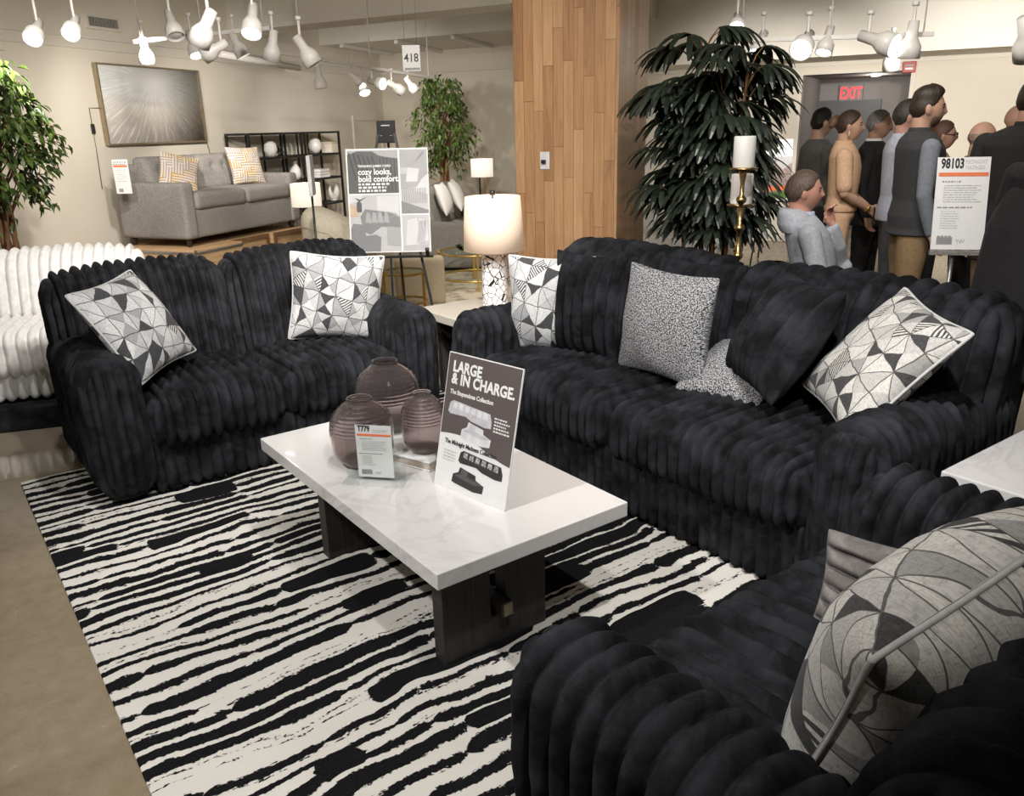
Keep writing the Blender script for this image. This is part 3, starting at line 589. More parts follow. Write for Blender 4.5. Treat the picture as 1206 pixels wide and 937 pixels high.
# ------------------------------------------------------------------ pillows
pillow('patchwork_pillow', 'white and charcoal patchwork pillow tilted against the left arm of the loveseat', 0.50, 0.50, 0.19, M['patch'], (0.79, 4.05, 0.765), (0.711, 0.701, 0.061), (-0.424, 0.357, 0.832), None, M['piping'], seed=1)
pillow('patchwork_pillow', 'white and charcoal patchwork pillow upright at the right end of the loveseat', 0.53, 0.49, 0.17, M['patch'], (1.875, 4.20, 0.725), (0.961, -0.231, -0.13), (0.135, -0.0, 0.988), None, M['piping'], seed=2)
pillow('patchwork_pillow', 'patchwork pillow at the far left end of the long sofa beside the lamp', 0.50, 0.50, 0.17, M['patch'], (2.60, 3.205, 0.735), (0.42, -0.90, 0.03), (0.10, 0.0, 0.98), None, M['piping'], seed=3)
pillow('fluted_pillow', 'black fluted pillow standing upright in front of the leftmost patchwork pillow on the sofa', 0.52, 0.52, 0.20, M['black_fur'], (2.64, 2.94, 0.765), (0.142, -0.99, 0.012), (0.14, 0.023, 0.99), None, None, (0.064, 0.042), seed=4, n=90)
pillow('fluted_pillow', 'black fluted pillow leaning against the sofa back behind the speckled pillow', 0.50, 0.50, 0.18, M['black_fur'], (2.86, 2.50, 0.77), (0.1, -0.99, 0.0), (0.30, 0, 0.95), None, None, (0.064, 0.042), seed=5, n=90)
pillow('tweed_pillow', 'black and white speckled tweed pillow upright at the middle of the sofa', 0.50, 0.50, 0.19, M['tweed'], (2.62, 2.43, 0.760), (0.06, -0.99, -0.04), (0.12, -0.05, 0.98), None, None, seed=6)
pillow('tweed_pillow', 'speckled tweed pillow lying mostly hidden behind the black pillow at the sofa middle', 0.42, 0.42, 0.14, M['tweed'], (2.75, 2.12, 0.60), (0.10, -0.98, 0.02), (0.90, 0.12, 0.40), None, None, seed=7)
pillow('fluted_pillow', 'black fluted pillow tilted on its corner left of the pale patchwork pillow', 0.50, 0.50, 0.26, M['black_fur'], (2.70, 1.895, 0.80), (-0.499, -0.867, 0.001), (0.45, -0.258, 0.855), None, None, (0.056, 0.045), seed=8, n=90)
pillow('patchwork_pillow', 'pale patchwork pillow tilted on its corner against the right arm of the sofa', 0.52, 0.52, 0.18, M['patch_warm'], (2.68, 1.47, 0.785), (-0.60, -0.79, -0.104), (0.472, -0.456, 0.75), None, M['piping'], seed=9)
pillow('patchwork_pillow', 'large patchwork pillow in the near right corner on the black armchair', 0.66, 0.52, 0.34, M['patch_warm'], (1.30, 0.53, 0.715), (0.97, -0.10, 0.14), (-0.15, -0.34, 0.90), None, M['piping'], seed=10, n=64)
pillow('fluted_pillow', 'small grey fluted pillow lying on the armchair seat behind the large patchwork pillow', 0.40, 0.30, 0.20, M['grey_fur'], (1.63, 0.76, 0.555), (0.50, -0.86, -0.10), (0.16, 0.02, 0.97), None, None, (0.046, 0.036), seed=11, n=80, flv=True)
# ------------------------------------------------------------------ end tables
def end_table(label, x0, x1, y0, y1, zt, th, m, mleg):
    t = thing('end_table', label, 'end table', (x0, y0, 0)); X, Y = x1-x0, y1-y0
    MB().box((0, 0, zt-th), (X, Y, zt)).build('tabletop', m, t, 0.004)
    for y in (0.09, Y-0.13):
        mb = MB().box((0.09, y, 0), (X-0.09, y+0.05, zt-th)); mb.build('leg', mleg, t, 0.002)
    MB().box((X/2-0.03, 0.10, zt-th-0.12), (X/2+0.03, Y-0.10, zt-th-0.07)).build('stretcher', mleg, t, 0.002)
    return t
end_table('white marble end table at the right edge beside the armchair', 2.462, 3.06, 0.50, 1.105, 0.55, 0.052, M['marble'], M['darkwood'])
t = end_table('pale stone end table carrying the mosaic lamp between loveseat and sofa', 2.475, 3.11, 3.74, 4.37, 0.55, 0.05, M['slab_grey'], M['darkwood'])
# ------------------------------------------------------------------ mosaic lamp
t = thing('table_lamp', 'lit table lamp with black and white mosaic base and cream drum shade', 'table lamp', (2.845, 4.045, 0.5505))
def cyl_uv(name, r, h, m, parent, n=48, k=24, bev=0.0):
    th = np.linspace(0, 2*PI, n+1); z = np.linspace(0, h, k+1); V, U, F = [], [], []
    for j in range(k+1):
        for i in range(n+1): V.append((r*math.cos(th[i]), r*math.sin(th[i]), z[j])); U.append((r*th[i], z[j]))
    for j in range(k):
        for i in range(n): a = j*(n+1)+i; F.append((a, a+1, a+n+2, a+n+1))
    return link(name, np_mesh(name, V, F, U), m, parent, True)
cyl_uv('lamp_base', 0.078, 0.335, M['mosaic'], t)
MB().lathe([(0.0, 0), (0.080, 0), (0.080, 0.006), (0, 0.006)], 40).build('bottom_rim', M['white'], t); MB().lathe([(0, 0.330), (0.079, 0.330), (0.079, 0.337), (0.03, 0.340), (0, 0.340)], 40).build('top_rim', M['white'], t)
MB().lathe([(0.0, 0.34), (0.012, 0.34), (0.012, 0.42), (0.02, 0.425), (0.02, 0.46), (0, 0.46)], 16).build('socket', M['black'], t)
shd = NT('lit_lamp_shade'); shd.set(color=(0.70, 0.55, 0.43), rough=0.9, ecol=(1.0, 0.72, 0.50), est=0.27); M['shade'] = shd.m
MB().lathe([(0.182, 0.352), (0.176, 0.50), (0.165, 0.665), (0.162, 0.665), (0.173, 0.50), (0.179, 0.352)], 56, closed=True).build('lamp_shade', M['shade'], t)
MB().tube([(0.163, 0, 0.64), (-0.163, 0, 0.64)], 0.003, 6).tube([(0, 0.163, 0.64), (0, -0.163, 0.64)], 0.003, 6).lathe([(0, 0.46), (0.006, 0.46), (0.006, 0.67), (0.016, 0.672), (0.016, 0.70), (0, 0.70)], 12).build('finial', M['black'], t)
MB().lathe([(0.0, 0.46), (0.02, 0.47), (0.032, 0.51), (0.025, 0.545), (0, 0.555)], 16).build('bulb', glow('warm_bulb', (1, 0.8, 0.6), 6), t)
# ------------------------------------------------------------------ the hall
CEIL = 3.4
structure('floor', MB().box((-7, -6, -0.1), (22, 22, 0)), M['concrete'])
structure('ceiling', MB().box((-7, -6, CEIL), (22, 22, CEIL+0.1)), M['ceiling'])
class Frame:                                                          # a wall's own frame: x to the right along it, y into it, z up
    def __init__(s, o, head): s.o = np.array(o[:2], float); s.x = gdir(head); s.y = np.array([-s.x[1], s.x[0]]); s.rz = ang(s.x)
    def put(s, o): o.location = (s.o[0], s.o[1], 0); o.rotation_euler = (0, 0, s.rz); return o
    def w(s, x, y, z=0): p = s.o+s.x*x+s.y*y; return (p[0], p[1], z)
    def hit(s, px, py, inset=0.0):                                    # where the sight line meets the plane this far in front of the wall, in wall coordinates
        d = sight(px, py); t = ((s.o-s.y*inset)@s.y-CAM[:2]@s.y)/(d[:2]@s.y); p = CAM+d*t
        return float((p[:2]-s.o)@s.x), float(p[2])
BR_ = Frame(at_z(905, 283, 0), 118)                                   # right part of the back wall
CORNER = lvl(453, 15.5)
BL_ = Frame(CORNER, 118)                                              # back wall left of the pillar
LW = Frame(CORNER, 19)                                                # long left wall, x runs away from the camera and ends at 0
# right back wall with its niche opening
ox0, ox1, oz = 0.287, 1.572, 2.15
mb = MB().box((-3.2, 0, 0), (ox0, 0.14, CEIL)).box((ox0, 0, oz), (ox1, 0.14, CEIL)).box((ox1, 0, 0), (7.5, 0.14, CEIL))
BR_.put(structure('wall_back_right', mb, M['wall']))
mb = MB().box((ox0-0.1, 0.14, 0), (ox0, 1.6, 2.3)).box((ox1, 0.14, 0), (ox1+0.1, 1.6, 2.3)).box((ox0-0.1, 1.6, 0), (ox1+0.1, 1.7, 2.3)).box((ox0, 0.14, oz), (ox1, 1.6, 2.3))
BR_.put(structure('wall_niche', mb, M['greywall']))
mb = MB().box((ox0-0.055, -0.03, 0), (ox0, 0.14, oz)).box((ox1, -0.03, 0), (ox1+0.055, 0.14, oz)).box((ox0-0.055, -0.03, oz), (ox1+0.055, 0.14, oz+0.03))
BR_.put(structure('trim_1', mb, M['trimwhite']))
mb = MB().box((-3.2, -0.03, 2.245), (7.5, -0.001, 2.285)); BR_.put(structure('trim_2', mb, M['trimwhite']))
mb = MB().box((-3.2, -0.018, 0), (ox0-0.056, -0.001, 0.11)); BR_.put(structure('baseboard_back', mb, M['trimwhite']))
dxa, _ = BR_.hit(965, 150, -1.6); dxb, dz = BR_.hit(1035, 120, -1.6)
mb = MB().box((dxa, 1.56, 0), (dxb, 1.599, dz)).box((dxa-0.04, 1.55, 0), (dxa, 1.599, dz+0.04)).box((dxb, 1.55, 0), (dxb+0.04, 1.599, dz+0.04)).box((dxa, 1.55, dz), (dxb, 1.599, dz+0.04))
BR_.put(structure('door_1', mb, M['darkdoor']))
ex, ez = BR_.hit(1002.5, 109, -1.57)
t = thing('exit_sign', 'lit red EXIT sign above the dark door in the niche', 'exit sign', BR_.w(ex, 1.545, ez), BR_.rz)
MB().box((-0.16, 0.0, -0.11), (0.16, 0.05, 0.11)).build('housing', M['greywall'], t, 0.006)
MB().tube([(0, 0.03, 0.11), (0, 0.03, 0.13)], 0.012, 8).build('mount', M['greywall'], t)
lettering('EXIT', 0.225, glow('exit_red', (1.0, 0.02, 0.03), 1.7), t, (0, -0.003, -0.08), align='CENTER', bold=0.002, squash=0.66)
fx, fz = BR_.hit(1071, 79, 0.03)
t = thing('fire_alarm', 'small red fire alarm box above the niche opening', 'alarm', BR_.w(fx, -0.06, fz), BR_.rz)
MB().box((-0.075, 0.0, -0.065), (0.075, 0.058, 0.065)).build('housing', M['red'], t, 0.008); MB().box((-0.045, -0.006, -0.03), (0.045, 0.0, -0.008)).build('strobe', M['white'], t); MB().box((-0.045, -0.006, 0.008), (0.045, 0.0, 0.03)).build('speaker_grille', M['greyink'], t)
t = thing('downlight', 'small lit downlight in the niche ceiling above the grey-haired man', 'downlight', BR_.w(1.10, 0.75, oz))
MB().lathe([(0, -0.012), (0.075, -0.012), (0.085, -0.001), (0, -0.001)], 24).build('trim_ring', M['white'], t); MB().lathe([(0, -0.016), (0.06, -0.016), (0.06, -0.0125), (0, -0.0125)], 24).build('lens', glow('downlight_lens', (1, 0.97, 0.92), 5), t)
structure('ceiling_beam', MB().box((-3.2, -1.0, 2.30), (7.5, -0.002, CEIL)), M['ceiling']); BR_.put(bpy.data.objects['ceiling_beam'])
# left walls
_, zm = BL_.hit(509, 86.3); _, zs = BL_.hit(520, 59)
BL_.put(structure('wall_back', MB().box((-0.1, 0, 0), (5.6, 0.14, CEIL)), M['wall'])); BL_.put(structure('trim_3', MB().box((0, -0.05, zm), (5.6, -0.001, zm+0.05)), M['trimwhite']))
structure('ceiling_soffit', MB().box((-0.1, -1.95, zs), (5.6, -0.002, CEIL)), M['ceiling']); BL_.put(bpy.data.objects['ceiling_soffit'])
LW.put(structure('wall_left', MB().box((-17, 0, 0), (0.1, 0.14, CEIL)), M['wall']))
_, zl = LW.hit(150, 57); mb = MB().box((-17, -0.03, zl-0.05), (0, -0.001, zl+0.05)).box((-17, -0.06, zl+0.05), (0, -0.001, zl+0.08)); LW.put(structure('trim_4', mb, M['trimwhite']))
q = lvl(235, 11.9); structure('ceiling_joist', MB().box((-0.9, 0, zs), (8.5, 0.5, CEIL)), M['ceiling']); o = bpy.data.objects['ceiling_joist']; o.location = (q[0], q[1], 0); o.rotation_euler = (0, 0, BL_.rz)
JF = Frame(q, 118)
def vent(label, fr, px, py, w, h, inset, slats):
    x, z = fr.hit(px, py, inset); t = thing('air_vent', label, 'vent', fr.w(x, -inset-0.02, z), fr.rz)
    MB().box((-w/2, 0.008, -h/2), (w/2, 0.0195, h/2)).build('backing', M['darkdoor'], t)
    MB().box((-w/2-0.03, -0.01, h/2), (w/2+0.03, 0.0195, h/2+0.03)).box((-w/2-0.03, -0.01, -h/2-0.03), (w/2+0.03, 0.0195, -h/2)).box((-w/2-0.03, -0.01, -h/2), (-w/2, 0.0195, h/2)).box((w/2, -0.01, -h/2), (w/2+0.03, 0.0195, h/2)).build('frame', M['trimwhite'], t)
    mb = MB()
    for k in range(slats): a = -w/2+w*(k+0.5)/slats; mb.box((a-w/slats*0.28, -0.004, -h/2), (a+w/slats*0.28, 0.008, h/2))
    mb.build('grille', M['greyfab'], t)
vent('wide air vent with vertical slats on the beam above the painting', JF, 208, 29, 0.55, 0.22, 0.0, 9)
vent('narrow air vent high on the left wall above the ficus', LW, 120, 27, 0.42, 0.09, 0.0, 12)
dx0, _ = LW.hit(417, 142); dx1, dz2 = LW.hit(447, 142)
mb = MB().box((dx0-0.08, -0.03, 0), (dx0, -0.001, dz2+0.08)).box((dx1, -0.03, 0), (dx1+0.08, -0.001, dz2+0.08)).box((dx0, -0.03, dz2), (dx1, -0.001, dz2+0.08)).box((dx0, -0.012, 0), (dx1, -0.001, dz2)); LW.put(structure('door_2', mb, M['wall']))
# ------------------------------------------------------------------ oak-clad pillar
pr_ = lvl(727.8, 5.6); pf = gdir(118)
def solve_on(pt, dirv, px):                                           # distance along dirv from pt that lands on the bearing of column px
    d = lvl(px, 1.0); A_ = np.array([[dirv[0], -d[0]], [dirv[1], -d[1]]]); return float(np.linalg.solve(A_, -np.array(pt))[0])
wl = -solve_on(pr_, pf, 606.3); dp = solve_on(pr_, gdir(28), 761.0)
PL = Frame(pr_-pf*wl, 118)
def clad(w, d, h):
    V, F, U = [], [], []; s = 0
    for (x0, y0), (x1, y1) in (((0, 0), (w, 0)), ((w, 0), (w, d)), ((w, d), (0, d)), ((0, d), (0, 0))):
        L = math.hypot(x1-x0, y1-y0); b = len(V); V += [(x0, y0, 0), (x1, y1, 0), (x1, y1, h), (x0, y0, h)]; U += [(s, 0), (s+L, 0), (s+L, h), (s, h)]; F.append((b, b+1, b+2, b+3)); s += L+1.013
    return np_mesh('pillar', V, F, U)
o = link('pillar', clad(wl, dp, CEIL), M['planks']); PL.put(o); o['kind'] = 'structure'
ux, uz = PL.hit(642, 189, 0.0)
t = thing('outlet_plate', 'metal outlet plate with black plug on the front of the oak pillar', 'outlet', PL.w(ux, 0, uz), PL.rz)
MB().box((-0.036, -0.008, -0.058), (0.036, -0.0005, 0.058)).build('plate', M['paleink'], t, 0.003); MB().box((-0.02, -0.03, -0.018), (0.012, -0.008, 0.006)).build('plug', M['black'], t, 0.004)
# ------------------------------------------------------------------ wall picture, cords, mirror
a0, za = LW.hit(110, 72, 0.04); a1, zb = LW.hit(232, 84, 0.04); _, zc = LW.hit(124, 171, 0.04); _, zd = LW.hit(238, 168, 0.04); zt, zbt = (za+zb)/2, (zc+zd)/2
t = thing('wall_picture', 'framed silver starburst painting on the wall above the grey sofa', 'picture', LW.w(a0, -0.045, zbt), LW.rz)
pw, ph = a1-a0, zt-zbt
link('canvas', np_mesh('canvas', [(0.012, -0.004, 0.012), (pw-0.012, -0.004, 0.012), (pw-0.012, -0.004, ph-0.012), (0.012, -0.004, ph-0.012), (0.012, 0.03, 0.012), (pw-0.012, 0.03, 0.012), (pw-0.012, 0.03, ph-0.012), (0.012, 0.03, ph-0.012)], [(0, 1, 2, 3), (5, 4, 7, 6), (4, 5, 1, 0), (3, 2, 6, 7), (4, 0, 3, 7), (1, 5, 6, 2)], [(0, 0), (1, 0), (1, 1), (0, 1)]*2), M['starburst'], t)
MB().box((0, -0.018, 0), (0.02, 0.04, ph)).box((pw-0.02, -0.018, 0), (pw, 0.04, ph)).box((0.02, -0.018, 0), (pw-0.02, 0.04, 0.02)).box((0.02, -0.018, ph-0.02), (pw-0.02, 0.04, ph)).build('frame', M['champagne'], t)
for px0, px1, lab in ((105, 123, 'thin dark hanging cord with inline switch left of the painting'), (237, 252, 'thin dark hanging cord with inline switch right of the painting')):
    xa, z0 = LW.hit(px0, 127, 0.02); xb, z1 = LW.hit(px1, 222 if px0 < 200 else 190, 0.02)
    t = thing('cable_pendant', lab, 'cord', LW.w(xa, -0.02, 0), LW.rz)
    MB().tube([(0.16 if px0 < 200 else -0.10, 0, z0), (0, 0, z0), (0.0, 0, (z0+z1)/2), (xb-xa-0.03, 0, z1)], 0.004, 6).build('cable', M['bronze'], t); MB().box((-0.014, -0.02, z0-0.26), (0.014, 0.012, z0-0.16)).build('switch', M['black'], t, 0.004)
mx, mz = LW.hit(26, 180, 0.03)
t = thing('wall_mirror', 'oval wall mirror half hidden behind the ficus at the left edge', 'mirror', LW.w(mx, -0.03, mz), LW.rz)
ov = [(0.17*math.cos(a), 0.36*math.sin(a)) for a in np.linspace(0, 2*PI, 49)[:-1]]; mm = NT('mirror_glass'); mm.set(color=(0.75, 0.75, 0.74), metal=1.0, rough=0.04)
MB().prism(ov, -0.004, 0.004).build('mirror_glass', mm.m, t); MB().tube([(x, 0, z) for x, z in ov]+[(ov[0][0], 0, ov[0][1])], 0.012, 8, caps=False).build('frame', M['champagne'], t)
# ------------------------------------------------------------------ grey sofa on crates
GS = Frame(lvl(205, 8.6), 22); GL, GD, GZ = 1.97, 0.93, 0.475
c = GS.w(GL/2, GD/2, GZ)
gs = plain_couch('grey_sofa', 'tufted heather grey sofa raised on wooden crates below the starburst painting', 'sofa', c, GS.rz, GL, GD, M['greyfab'], 2, 0.66, 0.90, 0.55, 0.17, 0.085, None, True)
pillow('print_pillow', 'yellow maze print pillow at the left end of the grey sofa', 0.42, 0.42, 0.14, M['maze'], GS.w(0.44, 0.42, GZ+0.74), tuple(GS.x*0.8-GS.y*0.6)+(-0.25,), tuple(GS.x*0.2+GS.y*0.3)+(0.9,), seed=21, n=30, pipe=None)
pillow('print_pillow', 'yellow maze print pillow at the right end of the grey sofa', 0.46, 0.46, 0.14, M['maze'], GS.w(1.52, 0.40, GZ+0.76), tuple(GS.x*0.96-GS.y*0.3)+(-0.03,), tuple(GS.y*0.3)+(0.95,), seed=22, n=30)
def crate(label, x0, x1, y0, y1, z0, z1, trunk=False):
    t = thing('storage_chest' if trunk else 'wooden_crate', label, 'chest' if trunk else 'crate', GS.w(x0, y0, 0), GS.rz); X, Y = x1-x0, y1-y0
    MB().box((0, 0, z0), (X, Y, z1)).build('body', M['crate'], t, 0.004)
    if trunk:
        MB().box((-0.004, -0.006, z1-0.05), (X+0.004, -0.0, z1-0.022)).box((-0.006, 0, z1-0.05), (0, Y, z1-0.022)).box((-0.006, -0.006, z0), (0.02, 0.0, z1)).build('metal_strap', M['steel'], t)
        mb = MB()
        for k in range(14): mb.lathe([(0, 0), (0.006, 0), (0.004, 0.004), (0, 0.005)], 8, (X*(k+0.5)/14, -0.012, z1-0.036))
        mb.build('nailhead_row', M['bronze'], t)
    else:
        mb = MB()
        for a in (0.0, X-0.045): mb.box((a, -0.018, z0), (a+0.045, -0.001, z1))
        mb.box((0.045, -0.018, z1-0.045), (X-0.045, -0.001, z1)).box((0.045, -0.018, z0), (X-0.045, -0.001, z0+0.045)).build('batten', M['bark'], t)
crate('pale wooden chest with nailhead trim under the left end of the grey sofa', -0.12, 0.62, -0.16, 0.9, 0.0, GZ-0.001, True)
crate('wooden crate under the middle of the grey sofa', 0.64, 1.30, 0.02, 0.9, 0.0, GZ-0.001)
crate('wooden crate under the right end of the grey sofa', 1.32, 2.02, -0.04, 0.9, 0.0, GZ-0.001)
th_ = thing('hang_tag', 'white price tag with orange band hanging on the left arm of the grey sofa', 'tag', (0, 0, 0))
tp = at_t(131, 188, 8.62); th_.location = tuple(tp); th_.rotation_euler = (0, 0, ang(gdir(95)))
MB().box((0, 0, -0.335), (0.165, 0.003, 0)).build('card', M['paper'], th_); MB().box((0.01, -0.0012, -0.075), (0.155, -0.0003, -0.055)).build('orange_band', M['orange'], th_)
bars(th_, 0.012, 0.15, -0.02, 2, 0.02, 0.012, M['greyink'], -0.001, seed=31); bars(th_, 0.03, 0.14, -0.10, 6, 0.022, 0.006, M['paleink'], -0.001, seed=32); MB().box((0.03, -0.0012, -0.32), (0.075, -0.0003, -0.285)).build('printed_picture', M['greyink'], th_)
# ------------------------------------------------------------------ open black shelves
def etagere(label, xa, xb, zt, dep=0.36, inset=0.10):
    X = xb-xa; t = thing('shelving_unit', label, 'shelf', LW.w(xa, -inset-dep, 0), LW.rz); s = 0.028
    for x in (0, X-s):
        for y in (0, dep-s): MB().box((x, y, 0), (x+s, y+s, zt)).build('post', M['black'], t)
    zs_ = [0.10, zt-1.05, zt-0.68, zt-0.34, zt-0.028]
    for z in zs_: MB().box((s, 0, z), (X-s, s, z+0.028)).box((s, dep-s, z), (X-s, dep, z+0.028)).box((0, s, z), (s, dep-s, z+0.028)).box((X-s, s, z), (X, dep-s, z+0.028)).box((s, s, z+0.008), (X-s, dep-s, z+0.02)).build('shelf', M['black'], t)
    mb = MB()
    for k in (0.33, 0.62): mb.box((X*k, dep-s, 0.1), (X*k+0.02, dep-s+0.02, zt-0.03))
    mb.build('back_rail', M['black'], t); return zs_
xs = [LW.hit(p, 158, 0.46)[0] for p in (292, 357, 400)]; zt_ = 1.60
zsh = etagere('open black metal shelving unit behind the right end of the grey sofa', xs[0], xs[1]-0.03, zt_); etagere('open black metal shelving unit nearest the back corner', xs[1]+0.03, xs[2], zt_)
def deco(name, label, cat, px, lev, prof, m, y=-0.26):
    x, _ = LW.hit(px, 170, -y); o = MB().lathe(prof, 24).build(name, m); o.location = LW.w(x, y, zsh[lev]+0.0285); return tag(o, label, cat)
deco('white_vase', 'tall white shaped vase on the left shelving unit behind the sofa arm', 'vase', 345, 2, [(0, 0), (0.05, 0), (0.09, 0.06), (0.085, 0.13), (0.035, 0.2), (0.03, 0.24), (0.045, 0.27), (0.0, 0.27)], M['white'])
deco('white_orb', 'round white orb on the top level of the right shelving unit', 'ornament', 371, 3, [(0, 0), (0.05, 0.01), (0.095, 0.07), (0.10, 0.13), (0.07, 0.2), (0, 0.23)], M['white'])
deco('grey_urn', 'small pale urn on the top level of the left shelving unit', 'urn', 318, 3, [(0, 0), (0.05, 0), (0.09, 0.08), (0.08, 0.16), (0.04, 0.2), (0, 0.2)], M['whitefab'])
x, _ = LW.hit(388, 170, 0.26)
t = thing('decorative_box', 'cream lidded box on the top level of the right shelving unit', 'box', LW.w(x, -0.30, zsh[3]+0.0285), LW.rz); MB().box((-0.14, -0.08, 0), (0.14, 0.10, 0.13)).build('body', M['creamfab'], t, 0.006); MB().box((-0.145, -0.085, 0.13), (0.145, 0.105, 0.16)).build('lid', M['beigefab'], t, 0.006)
x, _ = LW.hit(373, 200, 0.26)
for k, mk in enumerate(('paper', 'crate', 'whitefab')):
    t = thing('book', ['bottom', 'middle', 'top'][k]+' book of the flat stack on the right shelving unit', 'book', LW.w(x, -0.30, zsh[2]+0.0285+0.041*k), LW.rz+0.05*k, 'books stacked on the shelf'); MB().box((-0.14, -0.09, 0.004), (0.135, 0.09, 0.036)).build('pages', M['paper'], t); MB().box((-0.145, -0.095, 0.0), (0.145, 0.095, 0.004)).box((-0.145, -0.095, 0.036), (0.145, 0.095, 0.040)).box((0.137, -0.095, 0.004), (0.145, 0.095, 0.036)).build('cover', M[mk], t)
x, _ = LW.hit(391, 222, 0.26)
t = thing('ring_sculpture', 'white teardrop ring sculpture on the lower level of the right shelving unit', 'sculpture', LW.w(x, -0.28, zsh[1]+0.0285), LW.rz)
mb = MB(); pts = [(0.10*math.sin(a)*(1-0.15*math.cos(a)), 0, 0.150-0.105*math.cos(a)) for a in np.linspace(0.4, 2*PI+0.4, 29)]; mb.tube(pts, [0.035+0.022*math.cos(a) for a in np.linspace(0, 2*PI, 29)], 12, caps=False).build('ring', M['white'], t); MB().lathe([(0, 0), (0.06, 0), (0.05, 0.015), (0, 0.02)], 20).build('foot', M['white'], t)
x, _ = LW.hit(329, 178, 0.26)
t = thing('branch_ornament', 'small dark branching ornament on the left shelving unit', 'ornament', LW.w(x, -0.26, zsh[3]+0.0285), LW.rz); mb = MB(); rr = random.Random(5)
for k in range(12): mb.tube([(0, 0, 0.08), (rr.uniform(-.07, .07), rr.uniform(-.07, .07), 0.08+rr.uniform(-.06, .09))], 0.006, 6)
mb.build('branches', M['black'], t); MB().lathe([(0, 0), (0.03, 0), (0.015, 0.04), (0.015, 0.09), (0, 0.09)], 12).build('stand', M['black'], t)
# ------------------------------------------------------------------ other furniture in the background
def side_table(label, xy, zt, r, m=None):
    t = thing('side_table', label, 'side table', (xy[0], xy[1], 0)); MB().lathe([(0, zt-0.03), (r, zt-0.03), (r, zt), (0, zt)], 32).build('tabletop', m or M['darkwood'], t); MB().lathe([(0, 0), (r*0.7, 0), (r*0.7, 0.02), (0.03, 0.04), (0.03, zt-0.03), (0, zt-0.03)], 24).build('pedestal', m or M['darkwood'], t); return t
shw = NT('lit_white_shade'); shw.set(color=(0.8, 0.75, 0.66), rough=0.9, ecol=(1.0, 0.88, 0.72), est=0.75); M['shade_w'] = shw.m
def drum_lamp(label, xy, z0, z1, z2, r):
    t = thing('table_lamp', label, 'table lamp', (xy[0], xy[1], z0)); H = z2-z0; h1 = z1-z0
    MB().box((-0.07, -0.05, 0), (0.07, 0.05, 0.02)).build('lamp_base', M['black'], t, 0.003); MB().bar((-0.045, 0, 0.02), (-0.045, 0, h1+0.02), 0.018).build('left_upright', M['black'], t); MB().bar((0.045, 0, 0.02), (0.045, 0, h1+0.02), 0.018).build('right_upright', M['bark'], t)
    MB().bar((-0.054, 0, h1+0.012), (0.054, 0, h1+0.012), 0.02).tube([(0, 0, h1+0.02), (0, 0, h1+0.08)], 0.012, 8).build('crossbar', M['black'], t)
    MB().lathe([(r, h1), (r, H), (r-0.004, H), (r-0.004, h1)], 40, closed=True).build('lamp_shade', M['shade_w'], t); MB().lathe([(0, h1+0.08), (0.02, h1+0.09), (0.03, h1+0.12), (0, h1+0.15)], 12).build('bulb', glow('lamp_bulb', (1, 0.85, 0.65), 5), t)
xy = lvl(353, 8.1); side_table('round dark side table behind the cream chair', xy, 0.55, 0.22); drum_lamp('table lamp with white drum shade between shelves and cream chair', xy, 0.5505, at_t(353, 243, 8.1)[2], at_t(353, 216, 8.1)[2], 0.142)
xy = lvl(566, 12.2); side_table('round dark side table behind the mosaic lamp near the ficus', xy, 0.55, 0.25); drum_lamp('small table lamp with white drum shade near the back ficus tree', xy, 0.5505, at_t(566, 208, 12.2)[2], at_t(566, 187, 12.2)[2], 0.16)
# cream chair with rounded back
cc = Frame(lvl(342, 7.5), 112)
t = thing('cream_chair', 'cream upholstered lounge chair with rounded sloping back behind the loveseat', 'chair', (cc.o[0], cc.o[1], 0), cc.rz)
def slope(P): P = P.copy(); k = np.clip((P[:, 0]+0.34)/0.68, 0, 1); P[:, 2] -= 0.27*k**1.6*np.clip((P[:, 2]+0.5), 0, 1); return P
P, N_, Q = rbox((0.70, 0.34, 0.98), 0.15, [0.03]*3); soft('back', slope(P), Q, M['creamfab'], t, (0.34, 0.10, 0.49))
P, N_, Q = rbox((0.62, 0.30, 0.42), 0.08, [0.04]*3); soft('seat', P, Q, M['creamfab'], t, (0.34, 0.38, 0.22))
P, N_, Q = rbox((0.12, 0.34, 0.56), 0.08, [0.04]*3); soft('armrest', P, Q, M['creamfab'], t, (0.06, 0.38, 0.29)); o = soft('armrest', P, Q, M['creamfab'], t, (0.62, 0.38, 0.29))
MB().tube([(0.05, -0.072, 0.80), (0.34, -0.072, 0.74), (0.62, -0.072, 0.58)], 0.004, 6).build('seam', M['beigefab'], t)
# sign on thin pole, edge on
pb = lvl(360, 6.0); t = thing('sign_stand', 'grey sign card seen edge-on atop a thin black pole left of the easel', 'sign stand', (pb[0], pb[1], 0), ang(gdir(-7)))
z1 = at_t(357, 230, 6.0)[2]; z2 = at_t(353, 183, 6.0)[2]
MB().lathe([(0, 0), (0.13, 0), (0.13, 0.008), (0.012, 0.014), (0, 0.014)], 24).build('foot', M['black'], t); MB().tube([(0, 0, 0.012), (0, 0, z1+0.05)], 0.008, 8).build('pole', M['black'], t); MB().box((-0.11, -0.02, z1), (0.11, 0.006, z2)).build('card', M['paleink'], t, 0.002)
